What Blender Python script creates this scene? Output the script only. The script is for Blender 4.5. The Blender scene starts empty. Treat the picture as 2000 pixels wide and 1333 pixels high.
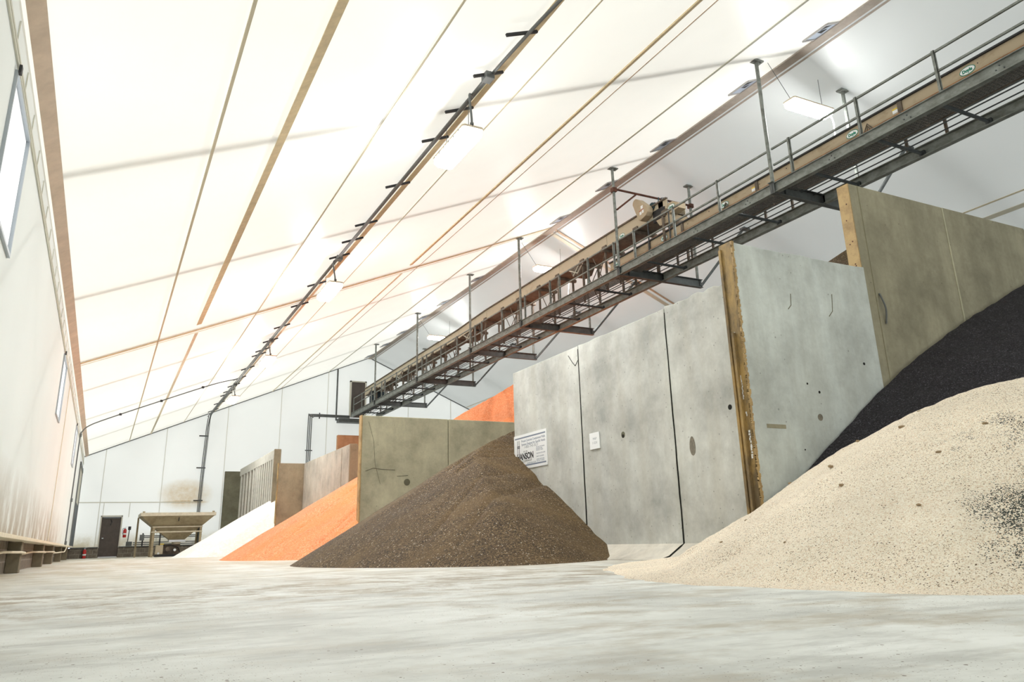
import bpy, bmesh, math, random
import numpy as np
from mathutils import Vector, Matrix

random.seed(7)
S = bpy.context.scene
COL = S.collection

# ------------------------------------------------------------------ helpers
class MB:
    """collects boxes, bars and tubes; build() links them as ONE mesh object"""
    def __init__(s):
        s.v = []; s.f = []; s.m = []
    def add(s, vs, fs, mi=0):
        b = len(s.v); s.v += [tuple(p) for p in vs]
        s.f += [tuple(b + i for i in f) for f in fs]; s.m += [mi] * len(fs); return s
    def box(s, x0, x1, y0, y1, z0, z1, mi=0):
        vs = [(x, y, z) for x in (x0, x1) for y in (y0, y1) for z in (z0, z1)]
        fs = [(0, 1, 3, 2), (4, 6, 7, 5), (0, 4, 5, 1), (2, 3, 7, 6), (0, 2, 6, 4), (1, 5, 7, 3)]
        return s.add(vs, fs, mi)
    def bar(s, p, q, w, h, up=(0, 0, 1), mi=0):
        p = Vector(p); q = Vector(q); d = (q - p).normalized(); u = Vector(up)
        if abs(d.dot(u)) > .98: u = Vector((1, 0, 0))
        a = d.cross(u).normalized(); b = a.cross(d).normalized()
        vs = []
        for c in (p, q):
            for i, j in ((-1, -1), (1, -1), (1, 1), (-1, 1)):
                vs.append(c + a * (i * w / 2) + b * (j * h / 2))
        fs = [(3, 2, 1, 0), (4, 5, 6, 7)] + [(i, (i + 1) % 4, 4 + (i + 1) % 4, 4 + i) for i in range(4)]
        return s.add(vs, fs, mi)
    def path(s, pts, r, n=8, mi=0):
        pts = [Vector(p) for p in pts]; k = len(pts); vs = []; fs = []
        ref = None
        for i, p in enumerate(pts):
            d = (pts[min(i + 1, k - 1)] - pts[max(i - 1, 0)]).normalized()
            if ref is None: ref = Vector((0, 0, 1)) if abs(d.z) < .9 else Vector((1, 0, 0))
            a = d.cross(ref).normalized(); b = a.cross(d).normalized(); ref = b
            rr = r[i] if isinstance(r, (list, tuple)) else r
            for j in range(n):
                t = 2 * math.pi * j / n
                vs.append(p + a * (math.cos(t) * rr) + b * (math.sin(t) * rr))
        for i in range(k - 1):
            for j in range(n):
                fs.append((i * n + j, i * n + (j + 1) % n, (i + 1) * n + (j + 1) % n, (i + 1) * n + j))
        fs.append(tuple(range(n - 1, -1, -1))); fs.append(tuple((k - 1) * n + j for j in range(n)))
        return s.add(vs, fs, mi)
    def tube(s, p, q, r, n=10, mi=0):
        return s.path([p, q], r, n, mi)
    def prism(s, poly, axis, a0, a1, mi=0):
        """poly in the two other axes (ordered), extruded along axis"""
        def P(u, w, a):
            return {'x': (a, u, w), 'y': (u, a, w), 'z': (u, w, a)}[axis]
        n = len(poly)
        vs = [P(u, w, a0) for u, w in poly] + [P(u, w, a1) for u, w in poly]
        fs = [tuple(range(n - 1, -1, -1)), tuple(range(n, 2 * n))]
        fs += [(i, (i + 1) % n, n + (i + 1) % n, n + i) for i in range(n)]
        return s.add(vs, fs, mi)
    def ibeam_x(s, x0, x1, yc, z0, z1, w=.13, t=.012):
        s.box(x0, x1, yc - t / 2, yc + t / 2, z0, z1)
        s.box(x0, x1, yc - w / 2, yc + w / 2, z0, z0 + t * 1.2)
        s.box(x0, x1, yc - w / 2, yc + w / 2, z1 - t * 1.2, z1)
        return s
    def build(s, name, mat=None, parent=None, bevel=0, smooth=False):
        me = bpy.data.meshes.new(name); me.from_pydata(s.v, [], s.f)
        bm = bmesh.new(); bm.from_mesh(me); bmesh.ops.recalc_face_normals(bm, faces=bm.faces)
        bm.to_mesh(me); bm.free()
        mats = mat if isinstance(mat, (list, tuple)) else [mat]
        for m in mats:
            if m: me.materials.append(m)
        if len(mats) > 1: me.polygons.foreach_set('material_index', s.m)
        if smooth: me.polygons.foreach_set('use_smooth', [True] * len(me.polygons))
        o = bpy.data.objects.new(name, me); COL.objects.link(o)
        if parent: o.parent = parent
        if bevel:
            b = o.modifiers.new('Bevel', 'BEVEL'); b.width = bevel; b.segments = 2; b.limit_method = 'ANGLE'
        return o

def tag(o, label, cat, group=None):
    o['label'] = label; o['category'] = cat
    if group: o['group'] = group
    return o

def thing(name, label, cat, loc=(0, 0, 0), group=None):
    o = bpy.data.objects.new(name, None); COL.objects.link(o); o.empty_display_size = .2
    o.location = loc
    return tag(o, label, cat, group)

def child(o, root):
    """parent keeping world position (roots are unrotated)"""
    o.parent = root; o.matrix_parent_inverse = Matrix.Translation(-Vector(root.location)); return o

def struct(o):
    o['kind'] = 'structure'; return o

def copy_tree(src, loc, label, group=None):
    r = src.copy(); COL.objects.link(r); r.location = loc; r['label'] = label
    if group: r['group'] = group
    for ch in list(src.children):
        c = ch.copy(); COL.objects.link(c); c.parent = r
        for g in list(ch.children):
            d = g.copy(); COL.objects.link(d); d.parent = c
    return r

# ------------------------------------------------------------------ materials
def new_mat(name):
    m = bpy.data.materials.new(name); m.use_nodes = True
    nt = m.node_tree; nt.nodes.clear()
    out = nt.nodes.new('ShaderNodeOutputMaterial')
    return m, nt, out

def node(nt, t, **kw):
    n = nt.nodes.new(t)
    for k, v in kw.items():
        if k == 'inp':
            for a, b in v.items(): n.inputs[a].default_value = b
        else: setattr(n, k, v)
    return n

def ramp(nt, fac, stops):
    r = nt.nodes.new('ShaderNodeValToRGB'); e = r.color_ramp.elements
    while len(e) < len(stops): e.new(.5)
    for el, (p, c) in zip(e, stops):
        el.position = p; el.color = (c, c, c, 1) if isinstance(c, (int, float)) else (*c, 1)
    nt.links.new(fac, r.inputs[0]); return r.outputs[0]

def mixc(nt, fac, a, b, mode='MIX'):
    n = nt.nodes.new('ShaderNodeMix'); n.data_type = 'RGBA'; n.blend_type = mode
    for i, v in ((0, fac), (6, a), (7, b)):
        if isinstance(v, bpy.types.NodeSocket): nt.links.new(v, n.inputs[i])
        elif isinstance(v, (int, float)): n.inputs[i].default_value = v
        else: n.inputs[i].default_value = (*v, 1)
    return n.outputs[2]

def coords(nt, scale=(1, 1, 1)):
    tc = nt.nodes.new('ShaderNodeTexCoord'); mp = nt.nodes.new('ShaderNodeMapping')
    mp.inputs['Scale'].default_value = scale
    nt.links.new(tc.outputs['Object'], mp.inputs[0]); return mp.outputs[0]

def noise(nt, vec, scale, detail=4, rough=.6):
    n = node(nt, 'ShaderNodeTexNoise', inp={'Scale': scale, 'Detail': detail, 'Roughness': rough})
    nt.links.new(vec, n.inputs['Vector']); return n.outputs['Fac']

def bsdf(nt, out, col, rough=.8, metal=0, spec=.3):
    b = nt.nodes.new('ShaderNodeBsdfPrincipled')
    if isinstance(col, bpy.types.NodeSocket): nt.links.new(col, b.inputs['Base Color'])
    else: b.inputs['Base Color'].default_value = (*col, 1)
    b.inputs['Roughness'].default_value = rough; b.inputs['Metallic'].default_value = metal
    b.inputs['Specular IOR Level'].default_value = spec
    nt.links.new(b.outputs[0], out.inputs[0]); return b

def bump(nt, b, h, strength=.3, dist=.02):
    n = node(nt, 'ShaderNodeBump', inp={'Strength': strength, 'Distance': dist})
    nt.links.new(h, n.inputs['Height']); nt.links.new(n.outputs[0], b.inputs['Normal'])

def plain(name, col, rough=.7, metal=0, var=.0, scale=6, spec=.3):
    m, nt, out = new_mat(name)
    c = col
    if var:
        f = noise(nt, coords(nt), scale, 5, .65)
        r = ramp(nt, f, [(.3, tuple(max(0, x * (1 - var)) for x in col)), (.7, tuple(min(1, x * (1 + var)) for x in col))])
        c = r
    bsdf(nt, out, c, rough, metal, spec); return m

def fabric(name, col, trans=.5, dirt=None, gloss=.04, stain=False):
    """white architectural fabric: lets the daylight outside glow through"""
    m, nt, out = new_mat(name)
    c = col
    v = coords(nt)
    f = noise(nt, v, .35, 3)
    c = ramp(nt, f, [(.3, tuple(x * .96 for x in col)), (.7, col)])
    if dirt:
        sx = nt.nodes.new('ShaderNodeSeparateXYZ'); nt.links.new(v, sx.inputs[0])
        mr = node(nt, 'ShaderNodeMapRange', inp={1: dirt[0], 2: dirt[1], 3: 1.0, 4: 0.0}); nt.links.new(sx.outputs[2], mr.inputs[0])
        st = noise(nt, coords(nt, (1, 1.6, 1.0)), 1.1, 5, .7)
        st2 = ramp(nt, st, [(.36, 0.0), (.56, 1.0)])
        mu = node(nt, 'ShaderNodeMath', operation='MULTIPLY'); nt.links.new(mr.outputs[0], mu.inputs[0]); nt.links.new(st2, mu.inputs[1])
        if len(dirt) > 3:
            my = node(nt, 'ShaderNodeMapRange', inp={1: dirt[3], 2: dirt[4], 3: 1.0, 4: 0.15}); nt.links.new(sx.outputs[1], my.inputs[0])
            m2 = node(nt, 'ShaderNodeMath', operation='MULTIPLY'); nt.links.new(mu.outputs[0], m2.inputs[0]); nt.links.new(my.outputs[0], m2.inputs[1]); mu = m2
        c = mixc(nt, mu.outputs[0], c, dirt[2])
    if stain:
        # the brown rusty mark on the end wall above the hopper
        for (cx, cz, rx, rz, k) in ((4.0, 3.25, 1.5, .9, .5), (4.0, 2.83, 1.3, .09, .95)):
            sx = nt.nodes.new('ShaderNodeSeparateXYZ'); nt.links.new(v, sx.inputs[0])
            terms = []
            for s_, cc, rr in ((0, cx, rx), (2, cz, rz)):
                a = node(nt, 'ShaderNodeMath', operation='SUBTRACT'); nt.links.new(sx.outputs[s_], a.inputs[0]); a.inputs[1].default_value = cc
                b = node(nt, 'ShaderNodeMath', operation='DIVIDE'); nt.links.new(a.outputs[0], b.inputs[0]); b.inputs[1].default_value = rr
                d = node(nt, 'ShaderNodeMath', operation='POWER'); nt.links.new(b.outputs[0], d.inputs[0]); d.inputs[1].default_value = 2
                terms.append(d)
            s2 = node(nt, 'ShaderNodeMath', operation='ADD'); nt.links.new(terms[0].outputs[0], s2.inputs[0]); nt.links.new(terms[1].outputs[0], s2.inputs[1])
            mr = node(nt, 'ShaderNodeMapRange', inp={1: 0.0, 2: 1.0, 3: 1.0, 4: 0.0}); nt.links.new(s2.outputs[0], mr.inputs[0])
            nn = ramp(nt, noise(nt, v, 3.5, 5, .7), [(.3, 0.25), (.65, 1.0)])
            mu = node(nt, 'ShaderNodeMath', operation='MULTIPLY'); nt.links.new(mr.outputs[0], mu.inputs[0]); nt.links.new(nn, mu.inputs[1])
            mu2 = node(nt, 'ShaderNodeMath', operation='MULTIPLY'); nt.links.new(mu.outputs[0], mu2.inputs[0]); mu2.inputs[1].default_value = k
            c = mixc(nt, mu2.outputs[0], c, (.58, .40, .14))
    d = nt.nodes.new('ShaderNodeBsdfDiffuse'); t = nt.nodes.new('ShaderNodeBsdfTranslucent')
    for s in (d, t):
        if isinstance(c, bpy.types.NodeSocket): nt.links.new(c, s.inputs[0])
        else: s.inputs[0].default_value = (*c, 1)
    mx = nt.nodes.new('ShaderNodeMixShader'); mx.inputs[0].default_value = trans
    nt.links.new(d.outputs[0], mx.inputs[1]); nt.links.new(t.outputs[0], mx.inputs[2])
    g = nt.nodes.new('ShaderNodeBsdfGlossy'); g.inputs['Roughness'].default_value = .32
    m2 = nt.nodes.new('ShaderNodeMixShader'); m2.inputs[0].default_value = gloss
    nt.links.new(mx.outputs[0], m2.inputs[1]); nt.links.new(g.outputs[0], m2.inputs[2])
    nt.links.new(m2.outputs[0], out.inputs[0]); return m

def concrete(name, base, warm, streak=.5, pits=True):
    m, nt, out = new_mat(name)
    v = coords(nt)
    f = noise(nt, v, 1.1, 6, .62)
    c = ramp(nt, f, [(.32, tuple(x * .6 for x in base)), (.5, base), (.66, tuple(min(.9, x * 1.25) for x in base))])
    fb = noise(nt, coords(nt, (1, 1, .7)), 2.7, 5, .65)
    c = mixc(nt, ramp(nt, fb, [(.5, 0.0), (.72, .5)]), c, tuple(x * .66 for x in base))
    f2 = noise(nt, coords(nt, (2.2, 2.2, .22)), 1.6, 4, .6)
    s = ramp(nt, f2, [(.4, 0.0), (.68, streak)])
    c = mixc(nt, s, c, warm)
    f3 = noise(nt, v, 14, 4, .7)
    c = mixc(nt, .14, c, ramp(nt, f3, [(.3, tuple(x * .6 for x in base)), (.7, tuple(min(1, x * 1.35) for x in base))]))
    if pits:
        vo = node(nt, 'ShaderNodeTexVoronoi', inp={'Scale': 9.0}); nt.links.new(v, vo.inputs['Vector'])
        sep = nt.nodes.new('ShaderNodeSeparateColor'); nt.links.new(vo.outputs['Color'], sep.inputs[0])
        sz = node(nt, 'ShaderNodeMapRange', inp={1: .6, 2: 1.0, 3: 0.0, 4: .12}); nt.links.new(sep.outputs[0], sz.inputs[0])
        lt = node(nt, 'ShaderNodeMath', operation='LESS_THAN'); nt.links.new(vo.outputs['Distance'], lt.inputs[0]); nt.links.new(sz.outputs[0], lt.inputs[1])
        fac = node(nt, 'ShaderNodeMath', operation='MULTIPLY'); nt.links.new(lt.outputs[0], fac.inputs[0]); fac.inputs[1].default_value = .55
        c = mixc(nt, fac.outputs[0], c, tuple(x * .3 for x in base))
    b = bsdf(nt, out, c, .85, 0, .25)
    bump(nt, b, f3, .10, .015)
    return m

def granular(name, cols, scale, bump_s=.6, streak=None, specks=None, patches=None):
    """loose granules: each voronoi cell is one grain with its own shade"""
    m, nt, out = new_mat(name)
    v = coords(nt)
    vo = node(nt, 'ShaderNodeTexVoronoi', inp={'Scale': scale}); nt.links.new(v, vo.inputs['Vector'])
    sep = nt.nodes.new('ShaderNodeSeparateColor'); nt.links.new(vo.outputs['Color'], sep.inputs[0])
    n = len(cols)
    r = nt.nodes.new('ShaderNodeValToRGB'); e = r.color_ramp.elements
    while len(e) < n: e.new(.5)
    for el, (p, c) in zip(e, cols): el.position = p; el.color = (*c, 1)
    r.color_ramp.interpolation = 'CONSTANT'
    nt.links.new(sep.outputs[0], r.inputs[0]); c = r.outputs[0]
    big = noise(nt, v, .7, 5, .6)
    c = mixc(nt, .35, c, mixc(nt, 1.0, c, ramp(nt, big, [(.3, .55), (.7, 1.3)]), 'MULTIPLY'))
    if streak:
        f = noise(nt, coords(nt, streak[1]), 1.0, 5, .6)
        c = mixc(nt, ramp(nt, f, [(.45, 0.0), (.65, streak[2])]), c, streak[0])
    if specks:
        # sprinkling of other grains, thicker in patches
        for (sc, colr, dens, nsc, lo, hi) in specks:
            v2 = node(nt, 'ShaderNodeTexVoronoi', inp={'Scale': sc}); nt.links.new(v, v2.inputs['Vector'])
            sp = nt.nodes.new('ShaderNodeSeparateColor'); nt.links.new(v2.outputs['Color'], sp.inputs[0])
            dn = ramp(nt, noise(nt, v, nsc, 4, .6), [(lo, dens * .12), (hi, dens)])
            lt = node(nt, 'ShaderNodeMath', operation='LESS_THAN'); nt.links.new(sp.outputs[1], lt.inputs[0]); nt.links.new(dn, lt.inputs[1])
            d2 = node(nt, 'ShaderNodeMath', operation='LESS_THAN', inp={1: .42}); nt.links.new(v2.outputs['Distance'], d2.inputs[0])
            mm = node(nt, 'ShaderNodeMath', operation='MULTIPLY'); nt.links.new(lt.outputs[0], mm.inputs[0]); nt.links.new(d2.outputs[0], mm.inputs[1])
            c = mixc(nt, mm.outputs[0], c, colr)
    if patches:
        for (ctr, rad, colr, sc, dens) in patches:
            mp = node(nt, 'ShaderNodeVectorMath', operation='DISTANCE'); nt.links.new(v, mp.inputs[0]); mp.inputs[1].default_value = ctr
            nz = noise(nt, v, 2.5, 4, .6)
            ad = node(nt, 'ShaderNodeMath', operation='MULTIPLY_ADD', inp={1: .9, 2: -.45}); nt.links.new(nz, ad.inputs[0])
            sm = node(nt, 'ShaderNodeMath', operation='ADD'); nt.links.new(mp.outputs['Value'], sm.inputs[0]); nt.links.new(ad.outputs[0], sm.inputs[1])
            mr = node(nt, 'ShaderNodeMapRange', inp={1: rad * .55, 2: rad, 3: dens, 4: 0.0}); nt.links.new(sm.outputs[0], mr.inputs[0])
            v2 = node(nt, 'ShaderNodeTexVoronoi', inp={'Scale': sc}); nt.links.new(v, v2.inputs['Vector'])
            sp = nt.nodes.new('ShaderNodeSeparateColor'); nt.links.new(v2.outputs['Color'], sp.inputs[0])
            lt = node(nt, 'ShaderNodeMath', operation='LESS_THAN'); nt.links.new(sp.outputs[2], lt.inputs[0]); nt.links.new(mr.outputs[0], lt.inputs[1])
            c = mixc(nt, lt.outputs[0], c, colr)
    b = bsdf(nt, out, c, .75, 0, .3)
    hh = node(nt, 'ShaderNodeMath', operation='SUBTRACT'); hh.inputs[0].default_value = 1; nt.links.new(vo.outputs['Distance'], hh.inputs[1])
    bump(nt, b, hh.outputs[0], bump_s, .5 / scale)
    return m

def floor_mat():
    m, nt, out = new_mat('floor_concrete')
    v = coords(nt)
    f = noise(nt, v, .9, 7, .66)
    c = ramp(nt, f, [(.34, (.55, .565, .54)), (.5, (.72, .74, .715)), (.64, (.83, .855, .84))])
    f2 = noise(nt, coords(nt, (.8, 1.3, 1)), 1.5, 7, .66)
    s0 = nt.nodes.new('ShaderNodeSeparateXYZ'); nt.links.new(v, s0.inputs[0])
    mx0 = node(nt, 'ShaderNodeMapRange', inp={1: .7, 2: 1.6, 3: .28, 4: .72}); nt.links.new(s0.outputs[0], mx0.inputs[0])
    mu0 = node(nt, 'ShaderNodeMath', operation='MULTIPLY'); nt.links.new(ramp(nt, f2, [(.5, 0.0), (.62, .85)]), mu0.inputs[0]); nt.links.new(mx0.outputs[0], mu0.inputs[1])
    c = mixc(nt, mu0.outputs[0], c, (.40, .35, .26))
    f4 = noise(nt, coords(nt, (.6, 1.6, 1)), 1.3, 7, .72)
    c = mixc(nt, ramp(nt, f4, [(.5, 0.0), (.62, .6)]), c, (.43, .44, .42))
    # tracked-in dirt towards the far end of the aisle
    sx = nt.nodes.new('ShaderNodeSeparateXYZ'); nt.links.new(v, sx.inputs[0])
    my = node(nt, 'ShaderNodeMapRange', inp={1: 4.5, 2: 15.0, 3: 0.0, 4: .8}); nt.links.new(sx.outputs[1], my.inputs[0])
    tr = ramp(nt, noise(nt, coords(nt, (1.4, .3, 1)), .8, 5, .65), [(.38, .25), (.62, 1.0)])
    mu = node(nt, 'ShaderNodeMath', operation='MULTIPLY'); nt.links.new(my.outputs[0], mu.inputs[0]); nt.links.new(tr, mu.inputs[1])
    c = mixc(nt, mu.outputs[0], c, (.45, .39, .27))
    # swept band of dirt in front of the brown heap
    m1 = node(nt, 'ShaderNodeMapRange', inp={1: 4.2, 2: 6.0, 3: 0.0, 4: 1.0}); nt.links.new(sx.outputs[1], m1.inputs[0])
    m2 = node(nt, 'ShaderNodeMapRange', inp={1: 7.5, 2: 10.5, 3: 1.0, 4: 0.0}); nt.links.new(sx.outputs[1], m2.inputs[0])
    mm1 = node(nt, 'ShaderNodeMath', operation='MULTIPLY'); nt.links.new(m1.outputs[0], mm1.inputs[0]); nt.links.new(m2.outputs[0], mm1.inputs[1])
    dz = ramp(nt, noise(nt, coords(nt, (1, .8, 1)), 2.2, 7, .75), [(.48, 0.0), (.6, .75)])
    mm2 = node(nt, 'ShaderNodeMath', operation='MULTIPLY'); nt.links.new(mm1.outputs[0], mm2.inputs[0]); nt.links.new(dz, mm2.inputs[1])
    c = mixc(nt, mm2.outputs[0], c, (.30, .24, .16))
    # specks of spilled granules
    for sc, dens, col in ((40, .05, (.12, .09, .06)), (80, .10, (.14, .11, .08)), (130, .16, (.24, .19, .13))):
        wn = node(nt, 'ShaderNodeTexNoise', inp={'Scale': sc * 1.5, 'Detail': 2.0}); nt.links.new(v, wn.inputs['Vector'])
        wv = node(nt, 'ShaderNodeVectorMath', operation='MULTIPLY_ADD'); nt.links.new(wn.outputs['Color'], wv.inputs[0]); wv.inputs[1].default_value = (.5 / sc,) * 3; nt.links.new(v, wv.inputs[2])
        vo = node(nt, 'ShaderNodeTexVoronoi', inp={'Scale': sc}); nt.links.new(wv.outputs[0], vo.inputs['Vector'])
        sp = nt.nodes.new('ShaderNodeSeparateColor'); nt.links.new(vo.outputs['Color'], sp.inputs[0])
        dn = ramp(nt, noise(nt, v, .6, 3, .6), [(.42, 0.0), (.7, dens * 2)])
        lt = node(nt, 'ShaderNodeMath', operation='LESS_THAN'); nt.links.new(sp.outputs[0], lt.inputs[0]); nt.links.new(dn, lt.inputs[1])
        d2 = node(nt, 'ShaderNodeMath', operation='LESS_THAN', inp={1: .22}); nt.links.new(vo.outputs['Distance'], d2.inputs[0])
        mm = node(nt, 'ShaderNodeMath', operation='MULTIPLY'); nt.links.new(lt.outputs[0], mm.inputs[0]); nt.links.new(d2.outputs[0], mm.inputs[1])
        c = mixc(nt, mm.outputs[0], c, col)
    b = bsdf(nt, out, c, .62, 0, .3)
    bump(nt, b, noise(nt, v, 9, 5, .7), .08, .02)
    return m

def block_mat():
    m, nt, out = new_mat('concrete_block')
    tc = nt.nodes.new('ShaderNodeTexCoord'); sx = nt.nodes.new('ShaderNodeSeparateXYZ'); nt.links.new(tc.outputs['Object'], sx.inputs[0])
    ad = node(nt, 'ShaderNodeMath', operation='ADD'); nt.links.new(sx.outputs[0], ad.inputs[0]); nt.links.new(sx.outputs[1], ad.inputs[1])
    cb = nt.nodes.new('ShaderNodeCombineXYZ'); nt.links.new(ad.outputs[0], cb.inputs[0]); nt.links.new(sx.outputs[2], cb.inputs[1])
    br = node(nt, 'ShaderNodeTexBrick', inp={'Scale': 1.0, 'Brick Width': .41, 'Row Height': .205, 'Mortar Size': .012})
    br.inputs['Color1'].default_value = (.15, .13, .105, 1); br.inputs['Color2'].default_value = (.19, .165, .13, 1); br.inputs['Mortar'].default_value = (.27, .25, .21, 1)
    nt.links.new(cb.outputs[0], br.inputs['Vector'])
    f = noise(nt, tc.outputs['Object'], 9, 5, .7)
    c = mixc(nt, 1.0, br.outputs['Color'], ramp(nt, f, [(.3, .7), (.7, 1.3)]), 'MULTIPLY')
    bsdf(nt, out, c, .9); return m

def rusty(name, steel, rust, amount=.55, scale=3, metal=.3, streakv=(1, 1, 1)):
    m, nt, out = new_mat(name)
    f = noise(nt, coords(nt, streakv), scale, 6, .7)
    c = ramp(nt, f, [(max(0, amount - .12), steel), (amount + .1, rust)])
    b = bsdf(nt, out, c, .6, metal, .4); bump(nt, b, f, .15, .01); return m

def emit(name, col, s):
    m, nt, out = new_mat(name)
    e = node(nt, 'ShaderNodeEmission', inp={'Strength': s}); e.inputs[0].default_value = (*col, 1)
    nt.links.new(e.outputs[0], out.inputs[0]); return m

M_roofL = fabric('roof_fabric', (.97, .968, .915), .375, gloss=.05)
M_roofR = fabric('roof_fabric_shaded', (.72, .755, .75), .40, gloss=.05)  # same roof fabric, darkened: shade of the slope away from the sun in its colour
M_wallL = fabric('wall_fabric', (.79, .82, .795), .09, dirt=(.6, 1.6, (.40, .345, .27), 24.0, 36.0), gloss=.03)
M_end = fabric('end_wall_fabric', (.97, .985, .975), .63, dirt=(.5, 1.3, (.66, .62, .50)), gloss=.02, stain=True)
M_floor = floor_mat()
M_block = block_mat()
M_tan = plain('tan_strap', (.68, .56, .36), .7, var=.12)
M_tanlite = plain('pale_strap', (.76, .69, .54), .7, var=.1)
M_brown = plain('brown_strap', (.48, .37, .27), .7, var=.15)
M_seam = plain('fabric_seam', (.66, .60, .46), .8)
M_ridge = plain('ridge_strap', (.40, .355, .31), .7, var=.1)
M_eave = plain('eave_strap', (.64, .52, .41), .75, var=.12, scale=3)
M_palegrey = plain('pale_grey_strap', (.62, .61, .52), .7)
M_conc_h = concrete('concrete_grey', (.57, .58, .55), (.45, .43, .36), .4)
M_conc_a = concrete('concrete_bluegrey', (.62, .67, .655), (.47, .49, .455), .5)
M_conc_b = concrete('concrete_tan', (.37, .345, .25), (.25, .235, .165), .6)
M_conc_c = concrete('concrete_olive', (.53, .51, .37), (.38, .35, .24), .4)
M_conc_d = concrete('concrete_brown', (.28, .24, .165), (.20, .165, .11), .4, pits=False)
M_conc_l = concrete('concrete_light', (.45, .435, .38), (.36, .31, .24), .35, pits=False)
M_conc_r = concrete('concrete_orange_brown', (.34, .20, .11), (.26, .13, .06), .5, pits=False)  # orange-brown tint set in the base and streak colours
M_conc_e = concrete('concrete_green', (.17, .165, .115), (.12, .115, .075), .4, pits=False)
M_toe = concrete('concrete_footing', (.60, .57, .50), (.50, .46, .38), .4, pits=False)
M_faint = plain('faint_seam', (.74, .74, .67), .8)
M_rib = plain('concrete_rib', (.48, .47, .42), .8, var=.12)
M_ribback = plain('concrete_recess_shade', (.20, .185, .14), .9, var=.25)  # shade between the ribs put into a darker concrete colour
M_pier = concrete('concrete_pier', (.21, .18, .125), (.15, .125, .085), .4, pits=False)
M_edge = rusty('rusted_edge', (.42, .28, .10), (.16, .115, .06), .5, 4.5, .05, (1, 1, .45))
M_edge2 = rusty('ochre_edge', (.50, .35, .16), (.33, .22, .10), .56, 4.5, 0)
M_rustbar = rusty('rusty_steel', (.13, .05, .03), (.06, .025, .018), .55, 5, .2)
M_galv = rusty('galvanised_steel', (.27, .295, .275), (.16, .17, .155), .52, 3.5, .25, (2, 1, 2))
M_galvd = plain('galvanised_dark', (.11, .12, .12), .55, .3, .25, 4)
M_steel = plain('dark_steel', (.075, .085, .09), .5, .3, .2, 4)
M_pipe = plain('grey_conduit', (.15, .16, .16), .5, .2)
M_black = plain('black_iron', (.03, .03, .032), .55)
M_grate = plain('grating_steel', (.10, .10, .095), .6, .2, .2)
M_tanpaint = rusty('tan_paint', (.45, .365, .25), (.30, .22, .13), .64, 2.4, 0, (1, .6, 1.4))
M_tanlight = rusty('pale_tan_paint', (.52, .45, .33), (.38, .29, .18), .66, 2.0, 0)
M_under = plain('brown_underside', (.145, .118, .092), .75, var=.3)
M_rusttrim = rusty('rust_strip', (.36, .17, .06), (.20, .09, .035), .5, 4, 0)
M_white = plain('white_board', (.86, .88, .89), .5)
M_ink = plain('black_ink', (.02, .02, .025), .6)
M_blueink = plain('blue_grey_ink', (.20, .24, .32), .6)
M_greyink = plain('grey_ink', (.32, .35, .38), .6)
M_green = plain('green_ink', (.02, .22, .15), .6)
M_yellow = plain('yellow_label', (.75, .55, .08), .6)
M_red = plain('red_paint', (.50, .02, .02), .35, spec=.5)
M_door = plain('brown_door', (.085, .07, .062), .5, var=.12)
M_doorf = plain('door_frame', (.62, .60, .52), .5)
M_alu = plain('aluminium', (.55, .58, .62), .35, .5)
M_lens = emit('lamp_lens', (1, .99, .97), 95)
M_house = plain('lamp_housing', (.62, .54, .42), .5)
M_pane = fabric('window_pane', (.98, .99, 1.0), .85, gloss=.02)
M_winf = plain('window_frame', (.42, .46, .50), .4, .3)
M_navy = plain('navy_door', (.02, .035, .05), .5)
M_motor = plain('motor_blue', (.035, .07, .085), .45, .1, .2)
M_ss = rusty('hopper_steel', (.33, .275, .175), (.22, .17, .10), .55, 2.0, .15)
M_sslite = plain('hopper_bright', (.50, .45, .35), .45, .2, .15)
M_stain = plain('damp_stain', (.22, .20, .16), .9, var=.25, scale=20)
M_crack = plain('crack', (.10, .09, .065), .9)
M_dark = plain('gap_black', (.015, .015, .013), .9)  # near-black of joint filler, cracks and tie holes
M_duct = plain('vent_grey', (.45, .44, .44), .5, .2)
M_ventb = plain('vent_inner_skylit', (.52, .60, .72), .5, .2)  # bluish tone is daylight caught in the vent, put into the colour

M_sand = granular('cream_granules', [(0, (.68, .56, .42)), (.12, (.80, .70, .55)), (.35, (.88, .80, .66)), (.75, (.92, .86, .74)), (.95, (.76, .60, .44))], 150, .35,
                  specks=[(125, (.24, .16, .09), .30, 1.1, .40, .66), (85, (.12, .08, .045), .2, .8, .4, .7), (150, (.70, .48, .32), .25, .9, .35, .7)],
                  patches=[((4.95, 2.55, .45), .64, (.055, .06, .05), 150, .58), ((5.55, 3.2, 1.25), .42, (.055, .055, .05), 150, .55)])
M_blackg = granular('black_granules', [(0, (.010, .010, .012)), (.4, (.022, .020, .026)), (.75, (.04, .034, .042)), (.95, (.08, .075, .09))], 80, .6)
M_browng = granular('brown_granules', [(0, (.034, .021, .010)), (.3, (.080, .050, .023)), (.62, (.125, .081, .037)), (.85, (.20, .138, .07)), (.98, (.42, .36, .28))], 66, .6,
                    streak=((.15, .096, .04), (.35, 1.8, 1.0), .6))
M_orange = granular('orange_granules', [(0, (.78, .22, .085)), (.25, (.86, .29, .12)), (.6, (.90, .35, .165)), (.88, (.93, .45, .26))], 48, .3,
                    streak=((.85, .27, .08), (.3, 1.6, .8), .6))
M_whiteg = granular('white_granules', [(0, (.84, .83, .80)), (.4, (.90, .89, .86)), (.8, (.94, .93, .91))], 20, .2)

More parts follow.
